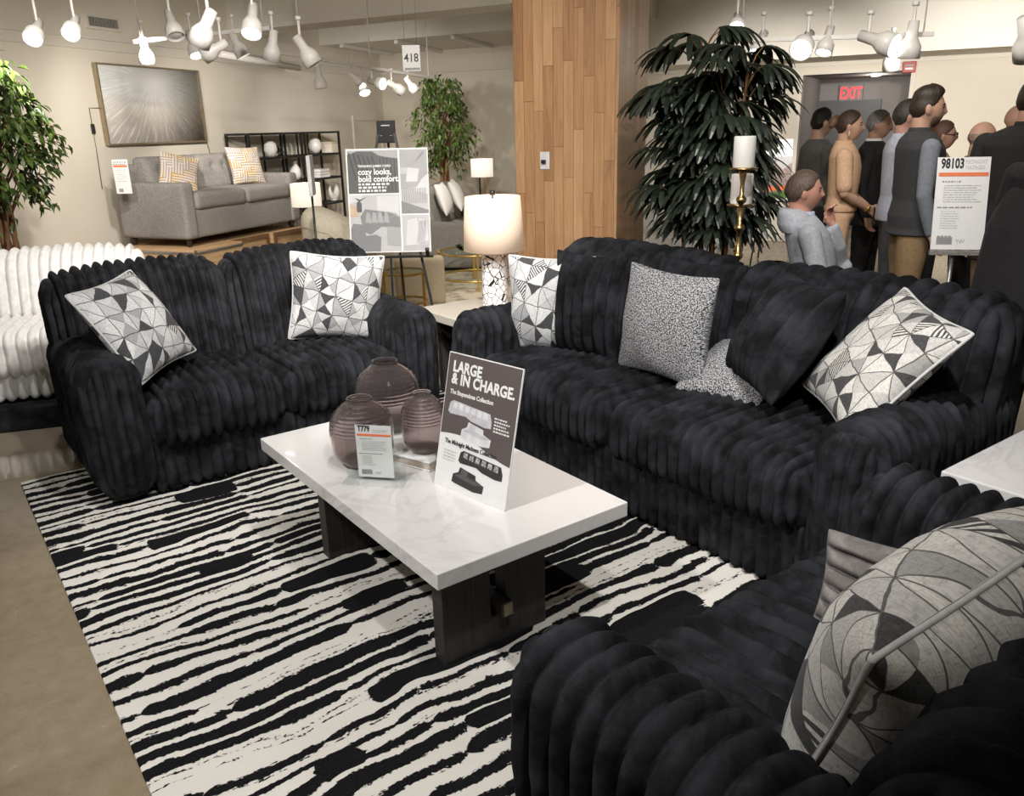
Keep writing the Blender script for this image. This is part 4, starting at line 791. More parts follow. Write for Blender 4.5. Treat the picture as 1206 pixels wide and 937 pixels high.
# beige boucle chair seen from behind, gold tables
bc = Frame(lvl(452, 7.65), 83)
t = thing('beige_chair', 'beige boucle armchair seen from behind under the grey poster', 'chair', (bc.o[0], bc.o[1], 0), bc.rz); zb_ = at_t(480, 300, 7.9)[2]
for nm, sz, c in (('back', (0.48, 0.16, zb_), (0.24, 0.09, zb_/2+0.001)), ('armrest', (0.10, 0.36, zb_*0.8), (0.05, 0.29, zb_*0.4)), ('armrest', (0.10, 0.36, zb_*0.8), (0.43, 0.29, zb_*0.4)), ('seat', (0.30, 0.36, 0.42), (0.24, 0.29, 0.215))):
    P, N_, Q = rbox(sz, 0.04, [0.03]*3); soft(nm, P, Q, M['beigefab'], t, c)
def ring_table(name, label, xy, zt, R, legs, ring_z, a0=0.0, cat='table'):
    t = thing(name, label, cat, (xy[0], xy[1], 0), a0)
    MB().lathe([(0, zt-0.012), (R-0.012, zt-0.012), (R-0.012, zt-0.002), (0, zt-0.002)], 48).build('glass_top', M['clearglass'], t)
    for z in (zt-0.016, ring_z): MB().tube([(R*math.cos(a), R*math.sin(a), z) for a in np.linspace(0, 2*PI, 49)], 0.011, 8, caps=False).build('ring', M['gold'], t)
    for k in range(legs): a = 2*PI*k/legs; MB().box((-0.012, -0.012, 0), (0.012, 0.012, zt+0.012)).build('leg', M['gold'], t).location = (R*math.cos(a), R*math.sin(a), 0)
    return t
ring_table('gold_side_table', 'round gold side table with glass top behind the easel legs', lvl(464, 6.95), at_t(464, 318, 6.95)[2], 0.19, 3, 0.2, ang(gdir(110)), 'side table')
gx = FG*8.65-RG*0.35
ring_table('gold_coffee_table', 'round gold ring coffee table with glass top on the pale rug behind the lamp', gx, 0.386, 0.385, 4, 0.11, ang(gdir(175)), 'coffee table')
o = MB().lathe([(0, 0), (0.05, 0), (0.09, 0.05), (0.085, 0.05), (0.047, 0.006), (0, 0.006)], 24).build('glass_bowl', glass('green_glass', (0.55, 0.85, 0.7)), None); o.location = (gx[0]-RG[0]*0.12, gx[1]-RG[1]*0.12, 0.3845); tag(o, 'small green glass bowl on the round gold coffee table', 'bowl')
rg = NT('faded_cream_rug'); vv = rg.coord('Object'); rg.set(color=rg.ramp(rg.noise(vv, 5, 5, 0.7), [(0.4, (0.36, 0.30, 0.22)), (0.5, (0.62, 0.55, 0.42)), (0.7, (0.66, 0.60, 0.48))]), rough=0.95)
o = MB().box((-1.5, -1.2, 0.0), (1.7, 1.0, 0.010)).build('pale_rug', rg.m, None, 0.003); o.location = (gx[0], gx[1], 0.0005); o.rotation_euler = (0, 0, BL_.rz); tag(o, 'pale distressed rug under the round gold coffee table', 'rug')
g2 = Frame(lvl(512, 9.5), 8)
plain_couch('grey_sectional', 'heather grey sofa end behind the poster and mosaic lamp', 'sofa', g2.w(0.95, 0.0, 0), g2.rz, 1.9, 0.95, M['greyfab'], 2, 0.58, 0.92, 0.48, 0.16, 0.06)
# (its cushions)
pillow('white_pillow', 'white pillow on the grey sofa beside the back ficus, the nearer one', 0.45, 0.40, 0.16, M['whitefab'], g2.w(0.55, 0.05, 0.80), tuple(g2.x)+(0,), tuple(g2.y*0.35)+(0.95,), seed=23, n=26)
pillow('white_pillow', 'white pillow on the grey sofa beside the back ficus, the farther one', 0.45, 0.40, 0.16, M['whitefab'], g2.w(1.15, 0.02, 0.80), tuple(g2.x*0.98+g2.y*0.1)+(0.05,), tuple(g2.y*0.4)+(0.93,), seed=24, n=26)
ws = lvl(772, 9.4); plain_couch('white_sofa', 'white sofa glimpsed between the oak pillar and the dark palm', 'sofa', (ws[0], ws[1], 0), BR_.rz, 1.7, 0.9, M['whitefab'], 2, 0.6, 0.86, 0.46, 0.18, 0.05)
# ------------------------------------------------------------------ white fluted sofa and its glossy mat
WF = Frame(at_z(80, 503, 0)[:2], 0); e = at_z(80, 503, 0)[:2]-at_z(0, 512, 0)[:2]; WF.x = e/np.linalg.norm(e); WF.y = np.array([-WF.x[1], WF.x[0]]); WF.rz = ang(WF.x)
t = couch('white_sofa', 'white fluted faux fur sofa on a black plinth at the left edge behind the loveseat', 'sofa', WF.w(-0.62, 0.53, 0.158), WF.rz, 2.2, 1.0, M['white_fur'], n=2, arms=(0, 0), seed=51, back_h=0.80, seat_h=0.40, fine=9, pitch=0.062)
o = MB().box((-1.72, 0.0, 0.008), (0.46, 1.0, 0.15)).build('sofa_plinth', M['black_fur'], None, 0.01); o.location = WF.w(0, 0, 0); o.rotation_euler = (0, 0, WF.rz); tag(o, 'low black plinth under the white fluted sofa', 'plinth')
gm = NT('glossy_clear_mat'); vv = gm.coord('Object'); gm.set(color=(0.36, 0.31, 0.235), rough=0.06, spec=0.8, coat=1.0); gm.bump(gm.noise(vv, 3, 2), 0.04, 0.01)
p0, p1 = at_z(-60, 578, 0)[:2], at_z(93, 551, 0)[:2]; e = (p1-p0)/np.linalg.norm(p1-p0); p2 = p1+np.array([-e[1], e[0]])*2.4; p3 = p0-e*1.6+np.array([-e[1], e[0]])*2.4; p0 = p0-e*1.6
o = MB().prism([tuple(p0), tuple(p1), tuple(p2), tuple(p3)], 0.0005, 0.0075, 'z').build('floor_mat', gm.m, None); tag(o, 'glossy reflective floor mat in front of the white sofa', 'mat')
# ------------------------------------------------------------------ poster on black easel
ET = 5.8; pbl, pbr, ptl, ptr = at_t(413.5, 298, ET), at_t(508, 296, ET-0.02), at_t(412, 175, ET+0.1), at_t(505.5, 172, ET+0.08)
EF = Frame(pbl, 0); e = (pbr-pbl)[:2]; EF.x = e/np.linalg.norm(e); EF.y = np.array([-EF.x[1], EF.x[0]]); EF.rz = ang(EF.x); Wp = float(np.linalg.norm(e)); zb0 = float((pbl[2]+pbr[2])/2); Hp = float((ptl[2]+ptr[2])/2-zb0)
t = thing('poster', 'large grey poster of sofas with white words, standing on a black easel', 'poster', EF.w(0, 0, zb0), rot=(math.radians(-7), 0, EF.rz))
MB().box((0, 0, 0), (Wp, 0.006, Hp)).build('board', M['paper'], t)
def tones(*v): return [plain('print_tone', (x, x, x*1.03), 0.5, 0, 0.05, 12) for x in v]
T1, T2, T3, T4, T5, T6 = tones(0.045, 0.10, 0.22, 0.36, 0.48, 0.60)
cx = Wp*0.655
def photo(x0, z0, x1, z1, m): return MB().box((x0, -0.0012, z0), (x1, 0, z1)).build('printed_photo', m, t)
def shape(parent, polys, m, d=1, name='printed_shape'):
    mb = MB()
    for p in polys: mb.prism(p, -0.0012-0.0006*d, -0.0012-0.0006*(d-1))
    return mb.build(name, m, parent)
def rel(x0, z0, x1, z1): return lambda pts: [(x0+(x1-x0)*a, z0+(z1-z0)*b) for a, b in pts]
b1 = (0.01, Hp*0.575, cx-0.012, Hp*0.985); ph = photo(*b1, T4); r_ = rel(*b1)
shape(ph, [r_([(0, 0), (1, 0), (1, .80), (.75, .84), (.62, .88), (.5, .97), (.2, .98), (0, .90)])], T2, 1)
shape(ph, [r_([(.02+.09*k, .95-.02*k), (.045+.09*k, .95-.02*k), (.17+.10*k, .30), (.15+.10*k, .30)]) for k in range(6)]+[r_([(.64+.07*k, .82), (.655+.07*k, .82), (.67+.07*k, .05), (.65+.07*k, .05)]) for k in range(5)], T1, 2, 'printed_fluting')
lettering('TRENDING JUMBO CORD', 0.021, M['paper'], ph, (b1[0]+0.07, -0.004, Hp*0.825), bold=0.0006, squash=0.95); lettering('cozy looks,\nbold comfort.', 0.056, M['paper'], ph, (b1[0]+0.07, -0.004, Hp*0.755), bold=0.0016, squash=0.92, line=0.85, name='headline'); bars(ph, b1[0]+0.07, cx-0.05, Hp*0.672, 3, 0.022, 0.013, M['paper'], -0.004, seed=41)
b2 = (cx, Hp*0.375, Wp-0.006, Hp*0.985); ph = photo(*b2, T4); r_ = rel(*b2)
shape(ph, [r_([(0, 0), (1, 0), (1, .05), (0, .2)])], T3, 1); shape(ph, [r_([(0, .62), (.45, .62), (.45, .72), (0, .72)])], T5, 1, 'printed_headboard'); shape(ph, [r_([(0, .2), (1, .05), (1, .35), (.6, .42), (0, .38)])], T5, 1)
shape(ph, [r_([(.2, .5), (.62, .5), (.7, .7), (.28, .72)])], T6, 2, 'printed_cushion'); shape(ph, [r_([(.5, .36), (1, .30), (1, .62), (.8, .55)])], T6, 2, 'printed_throw'); shape(ph, [r_([(.06*k, .16), (.06*k+.02, .16), (.06*k+.02, .40), (.06*k, .40)]) for k in range(1, 16)], T3, 3)
shape(ph, [r_([(.55, .8), (.75, .92), (.9, .99), (.86, .93), (.7, .86)]), ], T3, 2, 'printed_branch')
b3 = (0.01, 0.008, cx-0.012, Hp*0.562); ph = photo(*b3, T5); r_ = rel(*b3)
shape(ph, [r_([(0, .85), (.22, .9), (.26, 1), (0, 1)]), ], T6, 1); shape(ph, [r_([(.55, .6), (.98, .6), (.98, .98), (.55, .98)])], T6, 1, 'printed_curtain'); shape(ph, [r_([(.2, .62), (.3, .75), (.9, .68), (1, .60), (1, .40), (.62, .44), (.4, .30), (.25, .35)])], T3, 1, 'printed_sofa'); shape(ph, [r_([(.3+.12*k, .52), (.33+.12*k, .70), (.40+.12*k, .68), (.42+.12*k, .5)]) for k in range(4)], T4, 2)
shape(ph, [r_([(0, 0), (.58, 0), (.6, .25), (.5, .3), (.3, .28), (.25, .48), (.05, .5), (0, .4)])], T3, 3, 'printed_chair'); shape(ph, [r_([(.72, .1), (1, .08), (1, .42), (.72, .44)])], T4, 3); shape(ph, [r_([(0, .62), (.18, .62), (.18, .8), (0, .84)])], plain('print_peach', (0.55, 0.40, 0.30), 0.5), 2); shape(ph, [r_([(.14, .70), (.24, .70), (.24, .86), (.19, .9), (.14, .86)])], T2, 3, 'printed_vase'); shape(ph, [r_([(.1, .95), (.2, .88), (.36, .97), (.22, .92)])], T2, 3, 'printed_leaf')
b4 = (cx, 0.008, Wp-0.006, Hp*0.362); ph = photo(*b4, T5); r_ = rel(*b4)
shape(ph, [r_([(.1, .15), (.62, .18), (.55, .92), (.2, .85)])], T6, 1, 'printed_cushion'); shape(ph, [r_([(.5, .15), (.95, .3), (.9, .85), (.62, .9)])], T6, 2, 'printed_cushion'); shape(ph, [r_([(.52+.05*k, .2), (.54+.05*k, .2), (.66+.04*k, .85), (.64+.04*k, .85)]) for k in range(7)]+[r_([(.06*k, 0), (.06*k+.02, 0), (.06*k+.02, .16), (.06*k, .16)]) for k in range(1, 16)], T4, 2)
t = thing('easel', 'black tripod easel holding the large grey poster', 'easel', EF.w(Wp/2, 0, 0), EF.rz)
hz0, hz1 = at_t(458, 168, ET+0.2)[2], at_t(458, 142, ET+0.2)[2]; yh = 0.135
MB().box((-0.062, yh-0.02, hz0), (0.062, yh+0.02, hz1)).build('head_plate', M['black'], t, 0.004)
MB().box((-0.03, yh-0.0225, hz1-0.035), (0.03, yh-0.0205, hz1-0.028)).build('stud', M['paleink'], t)
for sx in (-1, 1): MB().lathe([(0, 0), (0.007, 0), (0.007, 0.004), (0, 0.004)], 10, (0, 0, 0)).build('stud', M['paleink'], t).matrix_world = Matrix.Translation(EF.w(Wp/2+sx*0.035, yh-0.021, hz1-0.1))
for c_ in [c_ for c_ in t.children if c_.name.startswith('stud') and c_.location.length > 1]: w_ = c_.matrix_world.copy(); c_.location = (0.035*(1 if c_.name.endswith('1') else -1), yh-0.024, hz1-0.1)
for sx in (-1, 1): MB().bar((sx*0.045, yh, hz1-0.02), (sx*0.345, -0.06, 0.0), 0.024, 0.016).build('leg', M['black'], t)
MB().bar((0, yh+0.02, hz1-0.02), (0, 0.55, 0.0), 0.02, 0.014).build('leg', M['black'], t)
MB().bar((-0.30, -0.022, zb0-0.028), (0.30, -0.022, zb0-0.028), 0.04, 0.014).build('ledge', M['black'], t)
for sx in (-1, 1): MB().tube([(sx*0.262, -0.03, zb0-0.03), (sx*0.262, -0.05, zb0+0.012), (sx*0.262, -0.05, zb0+0.035)], 0.013, 8).build('peg', M['black'], t)
MB().bar((0, -0.022, zb0-0.02), (0, -0.06, 0.30), 0.022, 0.012).build('centre_bar', M['black'], t)
# poster on easel beside the niche
q0, q1 = at_t(895, 236, 9.6), at_t(931, 234, 9.6); RF = Frame(q0, 0); e = (q1-q0)[:2]; RF.x = e/np.linalg.norm(e); RF.y = np.array([-RF.x[1], RF.x[0]]); RF.rz = ang(RF.x); Wr = float(np.linalg.norm(e)); zr = float(q0[2]); Hr = float(at_t(913, 164, 9.6)[2]-zr)
t = thing('poster', 'white poster with a landscape photograph on an easel between palm and niche', 'poster', RF.w(0, 0, zr), rot=(math.radians(-6), 0, RF.rz)); MB().box((0, 0, 0), (Wr, 0.006, Hr)).build('board', M['paper'], t)
ph = MB().box((0, -0.001, 0.02), (Wr, 0, Hr*0.72)).build('printed_photo', plain('print_sky', (0.42, 0.41, 0.42), 0.5), t); mb = MB().prism([(0, -0.0+0.09), (Wr, 0.09), (Wr, Hr*0.62), (Wr*0.7, Hr*0.5), (Wr*0.4, Hr*0.66), (0, Hr*0.5)], -0.0016, -0.001); mb.build('printed_rocks', plain('print_rocks', (0.26, 0.20, 0.18), 0.5, 0, 0.6, 40), ph)
MB().prism([(0, 0.02), (Wr, 0.02), (Wr, 0.10), (0, 0.085)], -0.0022, -0.0016).build('printed_meadow', plain('print_green', (0.10, 0.22, 0.05), 0.5), ph); MB().prism([(0, 0.10), (Wr*0.8, 0.11), (Wr*0.8, 0.16), (0, 0.15)], -0.0022, -0.0016).build('printed_band', M['orange'], ph); bars(t, Wr*0.4, Wr*0.9, Hr*0.86, 1, 0.02, 0.02, M['greyink'], -0.001, seed=51)
t = thing('easel', 'black easel holding the landscape poster between palm and niche', 'easel', RF.w(Wr/2, 0, 0), RF.rz)
for sx in (-1, 1): MB().bar((sx*0.05, 0.12, zr+Hr*0.8), (sx*0.26, -0.07, 0), 0.018, 0.014).build('leg', M['black'], t)
MB().bar((0, 0.14, zr+Hr*0.8), (0, 0.5, 0), 0.018, 0.014).build('leg', M['black'], t); MB().bar((-0.2, -0.02, zr-0.016), (0.2, -0.02, zr-0.016), 0.03, 0.014).build('ledge', M['black'], t)
# ------------------------------------------------------------------ white price sign on a stand
s0, s1 = at_d(1096, 290, 4.3), at_d(1157, 297.5, 4.25); SF = Frame(s0, 0); e = (s1-s0)[:2]; SF.x = e/np.linalg.norm(e); SF.y = np.array([-SF.x[1], SF.x[0]]); SF.rz = ang(SF.x); Ws = float(np.linalg.norm(e)); zs0 = float((s0[2]+s1[2])/2); Hs = float(at_d(1142, 182.5, 4.42)[2]-zs0)
t = thing('sign_stand', 'white price sign with orange band on a thin stand behind the long sofa', 'sign stand', SF.w(0, 0, 0), SF.rz)
br = link('sign_tilt', bpy.data.meshes.new('x'), M['paper'], t); bpy.data.objects.remove(br)
bd = MB().box((0, 0, 0), (Ws, 0.006, Hs/math.cos(math.radians(12)))).build('board', M['paper'], t); bd.location = (0, 0, zs0); bd.rotation_euler = (math.radians(-12), 0, 0)
price_card(bd, Ws, Hs/math.cos(math.radians(12)), '98103', Ws*0.27, -0.0008)
MB().box((-0.004, -0.02, zs0-0.028), (Ws+0.004, 0.012, zs0-0.004)).build('ledge', M['greyfab'], t, 0.002); MB().tube([(Ws*0.46, 0.02, zs0-0.005), (Ws*0.46, 0.02, 0.01)], 0.011, 10).build('pole', M['steel'], t); MB().lathe([(0, 0), (0.17, 0), (0.17, 0.008), (0.015, 0.016), (0, 0.016)], 28).build('foot', M['black'], t).location = (Ws*0.46, 0.02, 0)
# ------------------------------------------------------------------ candlesticks behind the sofa
def candlestick(label, clabel, px, d, y_plate, y_top, wpx):
    p = at_d(px, y_plate, d); zp = float(p[2]); xy = p[:2]; h = float(at_d(px, y_top, d)[2]-zp); r = wpx/2*d/FPX
    t = thing('candlestick', label, 'candlestick', (xy[0], xy[1], 0)); pr = [(0, 0), (0.095, 0), (0.095, 0.012), (0.06, 0.03), (0.025, 0.05), (0.014, 0.09)]
    k = 0.16
    while k < zp-0.12: pr += [(0.0105, k-0.045), (0.0105, k-0.022), (0.021, k-0.012), (0.026, k), (0.021, k+0.012), (0.0105, k+0.022)]; k += 0.135
    pr += [(0.011, zp-0.07), (0.018, zp-0.03), (0.02, zp-0.012), (0, zp-0.012)]
    MB().lathe(pr, 24).build('stem', M['brass'], t); MB().lathe([(0, zp-0.012), (r+0.012, zp-0.010), (r+0.018, zp), (0, zp)], 32).build('drip_plate', M['brass'], t)
    c = thing('candle', clabel, 'candle', (xy[0], xy[1], zp+0.0005)); MB().lathe([(0, 0), (r*0.97, 0), (r, 0.006), (r, h-0.006), (r*0.93, h), (r*0.5, h-0.004), (0, h-0.005)], 32).build('wax', M['candle'], c); MB().tube([(0, 0, h-0.006), (0.002, 0, h+0.01)], 0.0015, 6).build('wick', M['black'], c)
candlestick('taller brass candlestick in front of the dark palm', 'white pillar candle on the taller brass candlestick', 875.5, 3.92, 197.5, 160, 25)
candlestick('shorter brass candlestick beside the taller one behind the sofa', 'white pillar candle on the shorter brass candlestick', 872.5, 4.16, 240, 204, 25)
# ------------------------------------------------------------------ hanging number sign
h0, h1 = at_t(475, 84, 7.0), at_t(495.5, 82, 7.0); HF = Frame(h0, 0); e = (h1-h0)[:2]; HF.x = e/np.linalg.norm(e); HF.y = np.array([-HF.x[1], HF.x[0]]); HF.rz = ang(HF.x); Wh = float(np.linalg.norm(e)); zh = float(h0[2]); Hh = float(at_t(485, 53, 7.0)[2]-zh)
t = thing('hanging_sign', 'white hanging sign reading 418 on two thin wires', 'sign', HF.w(0, 0, zh), HF.rz); MB().box((0, 0, 0), (Wh, 0.005, Hh)).build('board', M['paper'], t); lettering('418', Hh*0.46, M['ink'], t, (Wh/2, -0.001, Hh*0.36), align='CENTER', bold=0.001, squash=0.88, name='number'); MB().box((Wh*0.1, -0.001, Hh*0.04), (Wh*0.96, 0, Hh*0.13)).build('printed_band', M['greyink'], t)
for x in (0.15, 0.85): MB().tube([(Wh*x, 0.0025, Hh), (Wh*x, 0.0025, CEIL-zh)], 0.002, 6).build('wire', M['steel'], t)
# ------------------------------------------------------------------ track lighting and pipes
bulb_on = glow('lit_spot_bulb', (1.0, 0.95, 0.88), 14); bulb_off = plain('frosted_bulb', (0.6, 0.58, 0.54), 0.3)
def rail(label, a, b, pts):
    a, b = np.array(a), np.array(b); t = thing('track_rail', label, 'light track', tuple(a)); d = b-a
    MB().bar((0, 0, 0), tuple(d), 0.036, 0.03).build('rail', M['white'], t)
    for k in pts: p = d*k; MB().tube([tuple(p), (p[0], p[1], CEIL-a[2])], 0.006, 6).build('hanger', M['white'], t)
def head(label, px, py, t_, aim, s=1.0, lit=True, drop=0.1, group=None):
    # spotlight: stem, yoke arm and a bell can pointing along aim (right, ahead, up in the camera's level frame)
    p = at_t(px, py, t_); v = Vector((RG[0]*aim[0]+FG[0]*aim[1], RG[1]*aim[0]+FG[1]*aim[1], aim[2])).normalized()
    t = thing('track_light', label, 'track light', tuple(p)); q = v.to_track_quat('Z', 'Y')
    can = MB().lathe([(0, -0.115*s), (0.030*s, -0.11*s), (0.033*s, -0.02*s), (0.045*s, 0.0), (0.062*s, 0.03*s), (0.065*s, 0.10*s), (0.060*s, 0.10*s), (0.057*s, 0.04*s), (0.0, 0.03*s)], 24).build('lamp_can', M['white'], t); can.rotation_mode = 'QUATERNION'; can.rotation_quaternion = q
    bl = MB().lathe([(0, 0.035*s), (0.05*s, 0.045*s), (0.056*s, 0.075*s), (0.04*s, 0.088*s), (0, 0.092*s)], 24).build('bulb', bulb_on if lit else bulb_off, t); bl.rotation_mode = 'QUATERNION'; bl.rotation_quaternion = q
    b = -v*0.06*s; top = Vector((b.x, b.y, b.z+drop+0.05)); MB().tube([tuple(b), (b.x, b.y, b.z+0.05), tuple(top)], 0.010*s, 8).tube([(top.x, top.y, top.z), (top.x, top.y, top.z+0.025)], 0.02*s, 10).build('stem', M['white'], t)
    return p
def seen(px, py, t_): return at_t(px, py, t_)
rail('long white light track running towards the back corner', seen(330, 62, 8.2), seen(511, 92, 11.6), (0.1, 0.5, 0.95))
L_ = [('white track light left of the long corner track, pointing straight down', 376, 92, 8.9, (0.1, 0, -1), 1.0, False), ('lit track light, first of the five under the hanging 418 sign side', 419, 92, 9.6, (0.7, 0.2, -0.7), 0.85, True), ('brightest lit track light of the five on the corner track', 427, 101, 9.7, (0.3, -0.5, -0.8), 1.0, True),
      ('lit track light turned right in the middle of the corner track', 443, 97, 10.0, (0.8, -0.5, -0.2), 1.05, True), ('unlit track light turned away on the corner track', 466, 102, 10.4, (0.7, 0.5, -0.5), 1.0, False), ('last track light at the far end of the corner track', 484, 100, 10.9, (0.6, 0.1, -0.8), 0.95, True)]
for a in L_: head(*a)
rail('white light track crossing above the painting and the grey sofa', seen(158, 49, 7.2), seen(318, 33, 7.2), (0.05, 0.5, 0.95))
L_ = [('lit track light above the left edge of the painting', 171, 60, 7.2, (0.0, 0.2, -1), 0.95, True), ('lit track light above the right half of the painting', 228, 52, 7.1, (0.3, -0.3, -0.9), 1.0, True), ('large lit track light tilted left at the top of the frame', 241, 33, 5.0, (-0.55, 0.2, -0.8), 1.0, True),
      ('white track light hanging below the large tilted one', 253, 58, 6.0, (-0.8, 0.1, -0.35), 0.9, True), ('small lit track light right of the large tilted one', 280, 53, 7.2, (0.4, 0.1, -0.9), 0.95, True), ('unlit white track light pointing down left, beside the thin hanger', 321, 54, 6.6, (-0.25, 0.2, -1), 1.0, False), ('big white unlit track light left of the corner track', 360, 60, 6.4, (0.5, 0.1, -0.85), 1.05, False),
      ('glaring lit track light at the top left edge', 42, 36, 5.2, (0.1, -0.8, -0.6), 0.85, True), ('second glaring lit track light near the top left edge', 86, 31, 5.2, (0.1, -0.8, -0.6), 0.8, True), ('clear glass track light in front of the wide air vent', 203, 29, 6.2, (0.3, -0.4, -0.85), 0.95, False), ('lit track light cut by the top edge left of the pillar', 297, 24, 5.6, (0.0, -0.5, -0.8), 1.0, True)]
for a in L_: head(*a)
rail('white light track in front of the niche and palm', seen(862, 48, 6.6), seen(1100, 40, 6.2), (0.05, 0.5, 0.95))
L_ = [('lit track light at the palm end of the right-hand track', 868, 26, 6.4, (-0.2, -0.7, -0.5), 0.9, True), ('lit round track light above the palm crown', 895, 52, 6.6, (-0.4, -0.5, -0.8), 1.0, True), ('brightest track light of the right-hand track', 948, 50, 6.4, (-0.5, -0.8, -0.5), 1.25, True), ('small lit track light beside the brightest one on the right', 974, 48, 6.4, (-0.3, -0.3, -0.9), 0.95, True),
      ('lit track light turned right above the red alarm', 1034, 48, 6.2, (0.7, -0.7, -0.35), 1.25, True), ('boxy unlit track light seen below the right-hand track', 1050, 66, 8.2, (0.2, 0.3, -1), 1.2, False), ('white unlit track light at the right end of the track', 1073, 48, 6.1, (0.0, 0.1, -1), 1.15, False), ('lit track light cut by the right edge of the frame', 1208, 46, 5.2, (0.4, 0.3, -0.8), 1.2, True)]
for a in L_: head(*a)
def pipe(label, a, b, r, name='ceiling_pipe'):
    o = MB().tube([tuple(a), tuple(b)], r, 12).build(name, M['white']); tag(o, label, 'pipe'); return o
pipe('thick white pipe along the top of the left wall', at_t(258, 63, 10.6), at_t(352, 80, 12.0), 0.04)
for i, (a, b, l) in enumerate((((402, 53.5), (461, 64), 'leftmost of the three white strips under the back soffit'), ((466, 49), (519, 61), 'middle of the three white strips under the back soffit'), ((533, 43.5), (580, 55), 'rightmost of the three white strips under the back soffit'))):
    pa, pb_ = at_z(a[0], a[1], zs-0.03), at_z(b[0], b[1], zs-0.03); o = MB().bar(tuple(pa), tuple(pb_), 0.06, 0.05).build('ceiling_strip', M['white']); tag(o, l, 'ceiling strip', 'strips under the soffit')
# ------------------------------------------------------------------ people
class Flesh:                                                          # closed overlapping shapes that a voxel remesh fuses into one surface
    def __init__(s): s.v = []; s.f = []
    def add(s, V, F): b = len(s.v); s.v += [tuple(map(float, p)) for p in V]; s.f += [tuple(b+i for i in q) for q in F]; return s
    def loft(s, rings, n=22):                                         # rings: (x, y, z, half-depth, half-width)
        V, F = [], []
        for x, y, z, a, b in rings:
            for k in range(n): t = 2*PI*k/n; V.append((x+a*math.cos(t), y+b*math.sin(t), z))
        for i in range(len(rings)-1):
            for k in range(n): F.append((i*n+k, i*n+(k+1) % n, (i+1)*n+(k+1) % n, (i+1)*n+k))
        F += [tuple(range(n))[::-1], tuple((len(rings)-1)*n+k for k in range(n))]; return s.add(V, F)
    def ball(s, c, r, n=14):
        V, F = [], []; r = r if isinstance(r, tuple) else (r, r, r)
        for i in range(n+1):
            for k in range(2*n): a, t = PI*i/n, PI*k/n; V.append((c[0]+r[0]*math.sin(a)*math.cos(t), c[1]+r[1]*math.sin(a)*math.sin(t), c[2]+r[2]*math.cos(a)))
        for i in range(n):
            for k in range(2*n): F.append((i*2*n+k, (i+1)*2*n+k, (i+1)*2*n+(k+1) % (2*n), i*2*n+(k+1) % (2*n)))
        return s.add(V, F)
    def limb(s, pts, r, n=14):
        m = MB().tube(pts, r, n); s.add(m.v, m.f); s.ball(pts[0], r[0], 8); s.ball(pts[-1], r[-1], 8)
        for p, q in list(zip(pts, r))[1:-1]: s.ball(p, q, 8)
        return s
    def hand(s, w, d, side, curl=0.5, sc=1.0):                        # wrist, pointing direction, thumb side
        w = Vector(w); d = Vector(d).normalized(); t = Vector(side); t = (t-d*t.dot(d)).normalized(); pn = d.cross(t)
        c0, c1 = w+d*0.015*sc, w+d*0.085*sc
        for k in (-1, -0.35, 0.35, 1): s.limb([c0+t*0.020*k*sc, c1+t*0.030*k*sc], [0.015*sc, 0.0135*sc], 10)
        for k, L in ((1, 0.070), (0.35, 0.080), (-0.35, 0.074), (-1, 0.058)):
            p = c1+t*0.030*k*sc; q = [p]; dd = d
            for j, fr in enumerate((0.45, 0.32, 0.23)):
                a = curl*(0.5+0.35*j); dd = (dd*math.cos(a)+pn*math.sin(a)).normalized(); q.append(q[-1]+dd*L*fr*sc)
            s.limb(q, [0.0092*sc, 0.0088*sc, 0.008*sc, 0.007*sc], 8)
        b = w+d*0.025*sc+t*0.028*sc; s.limb([b, b+(d*0.6+t*0.8).normalized()*0.035*sc, b+(d*0.85+t*0.6+pn*0.3).normalized()*0.066*sc], [0.013*sc, 0.0105*sc, 0.008*sc], 8); return s
    def build(s, name, m, parent, voxel=0.008, smooth=4, label=None):
        me = bpy.data.meshes.new(name); me.from_pydata(s.v, [], s.f); o = link(name, me, m, parent, True, label)
        q = o.modifiers.new('fuse', 'REMESH'); q.mode = 'VOXEL'; q.voxel_size = voxel; q.use_smooth_shade = True
        q = o.modifiers.new('relax', 'SMOOTH'); q.iterations = smooth; q.factor = 0.5; return o
def skull(dx, dy, dz):
    az = math.atan2(dy, dx); a = abs(az); s = max(-dz, 0.0); x, y, z = 0.098*dx, 0.077*dy, 0.120*dz; E = lambda c, w: math.exp(-((dz-c)/w)**2); G = lambda c, w: math.exp(-((a-c)/w)**2)
    y *= 1-0.24*s**1.6; x *= 1.07 if dx < 0 and dz > -0.2 else 1.0
    if dx < 0: x *= 1-0.30*s
    fr = max(dx, 0)
    x += fr*(0.012*E(-0.82, 0.2)*G(0, 0.5)) + 0.025*E(-0.20, 0.13)*G(0, 0.19) + 0.012*E(0.0, 0.16)*G(0, 0.16)+0.006*E(0.17, 0.08)*G(0, 0.7)-0.009*E(0.05, 0.08)*G(0.38, 0.2)
    x += 0.008*E(-0.45, 0.05)*G(0, 0.28)+0.007*E(-0.56, 0.05)*G(0, 0.25)-0.004*E(-0.505, 0.02)*G(0, 0.3)-0.003*E(-0.66, 0.05)*G(0, 0.3)
    return x, y, z
def head_shell(off, mask, n=38, m=52):
    V, F = [], []
    for i in range(n+1):
        for k in range(m):
            a, t = PI*i/n, 2*PI*k/m; d = (math.sin(a)*math.cos(t), math.sin(a)*math.sin(t), math.cos(a)); x, y, z = skull(*d); o = off*mask(abs(math.atan2(d[1], d[0])), d[2])-0.006*(off > 0)
            if off > 0 and d[0] > 0 and d[2] < 0.3: o = min(o, 0.03)
            V.append((x+d[0]*o, y+d[1]*o, z+d[2]*o))
    for i in range(n):
        for k in range(m): F.append((i*m+k, (i+1)*m+k, (i+1)*m+(k+1) % m, i*m+(k+1) % m))
    return V, F
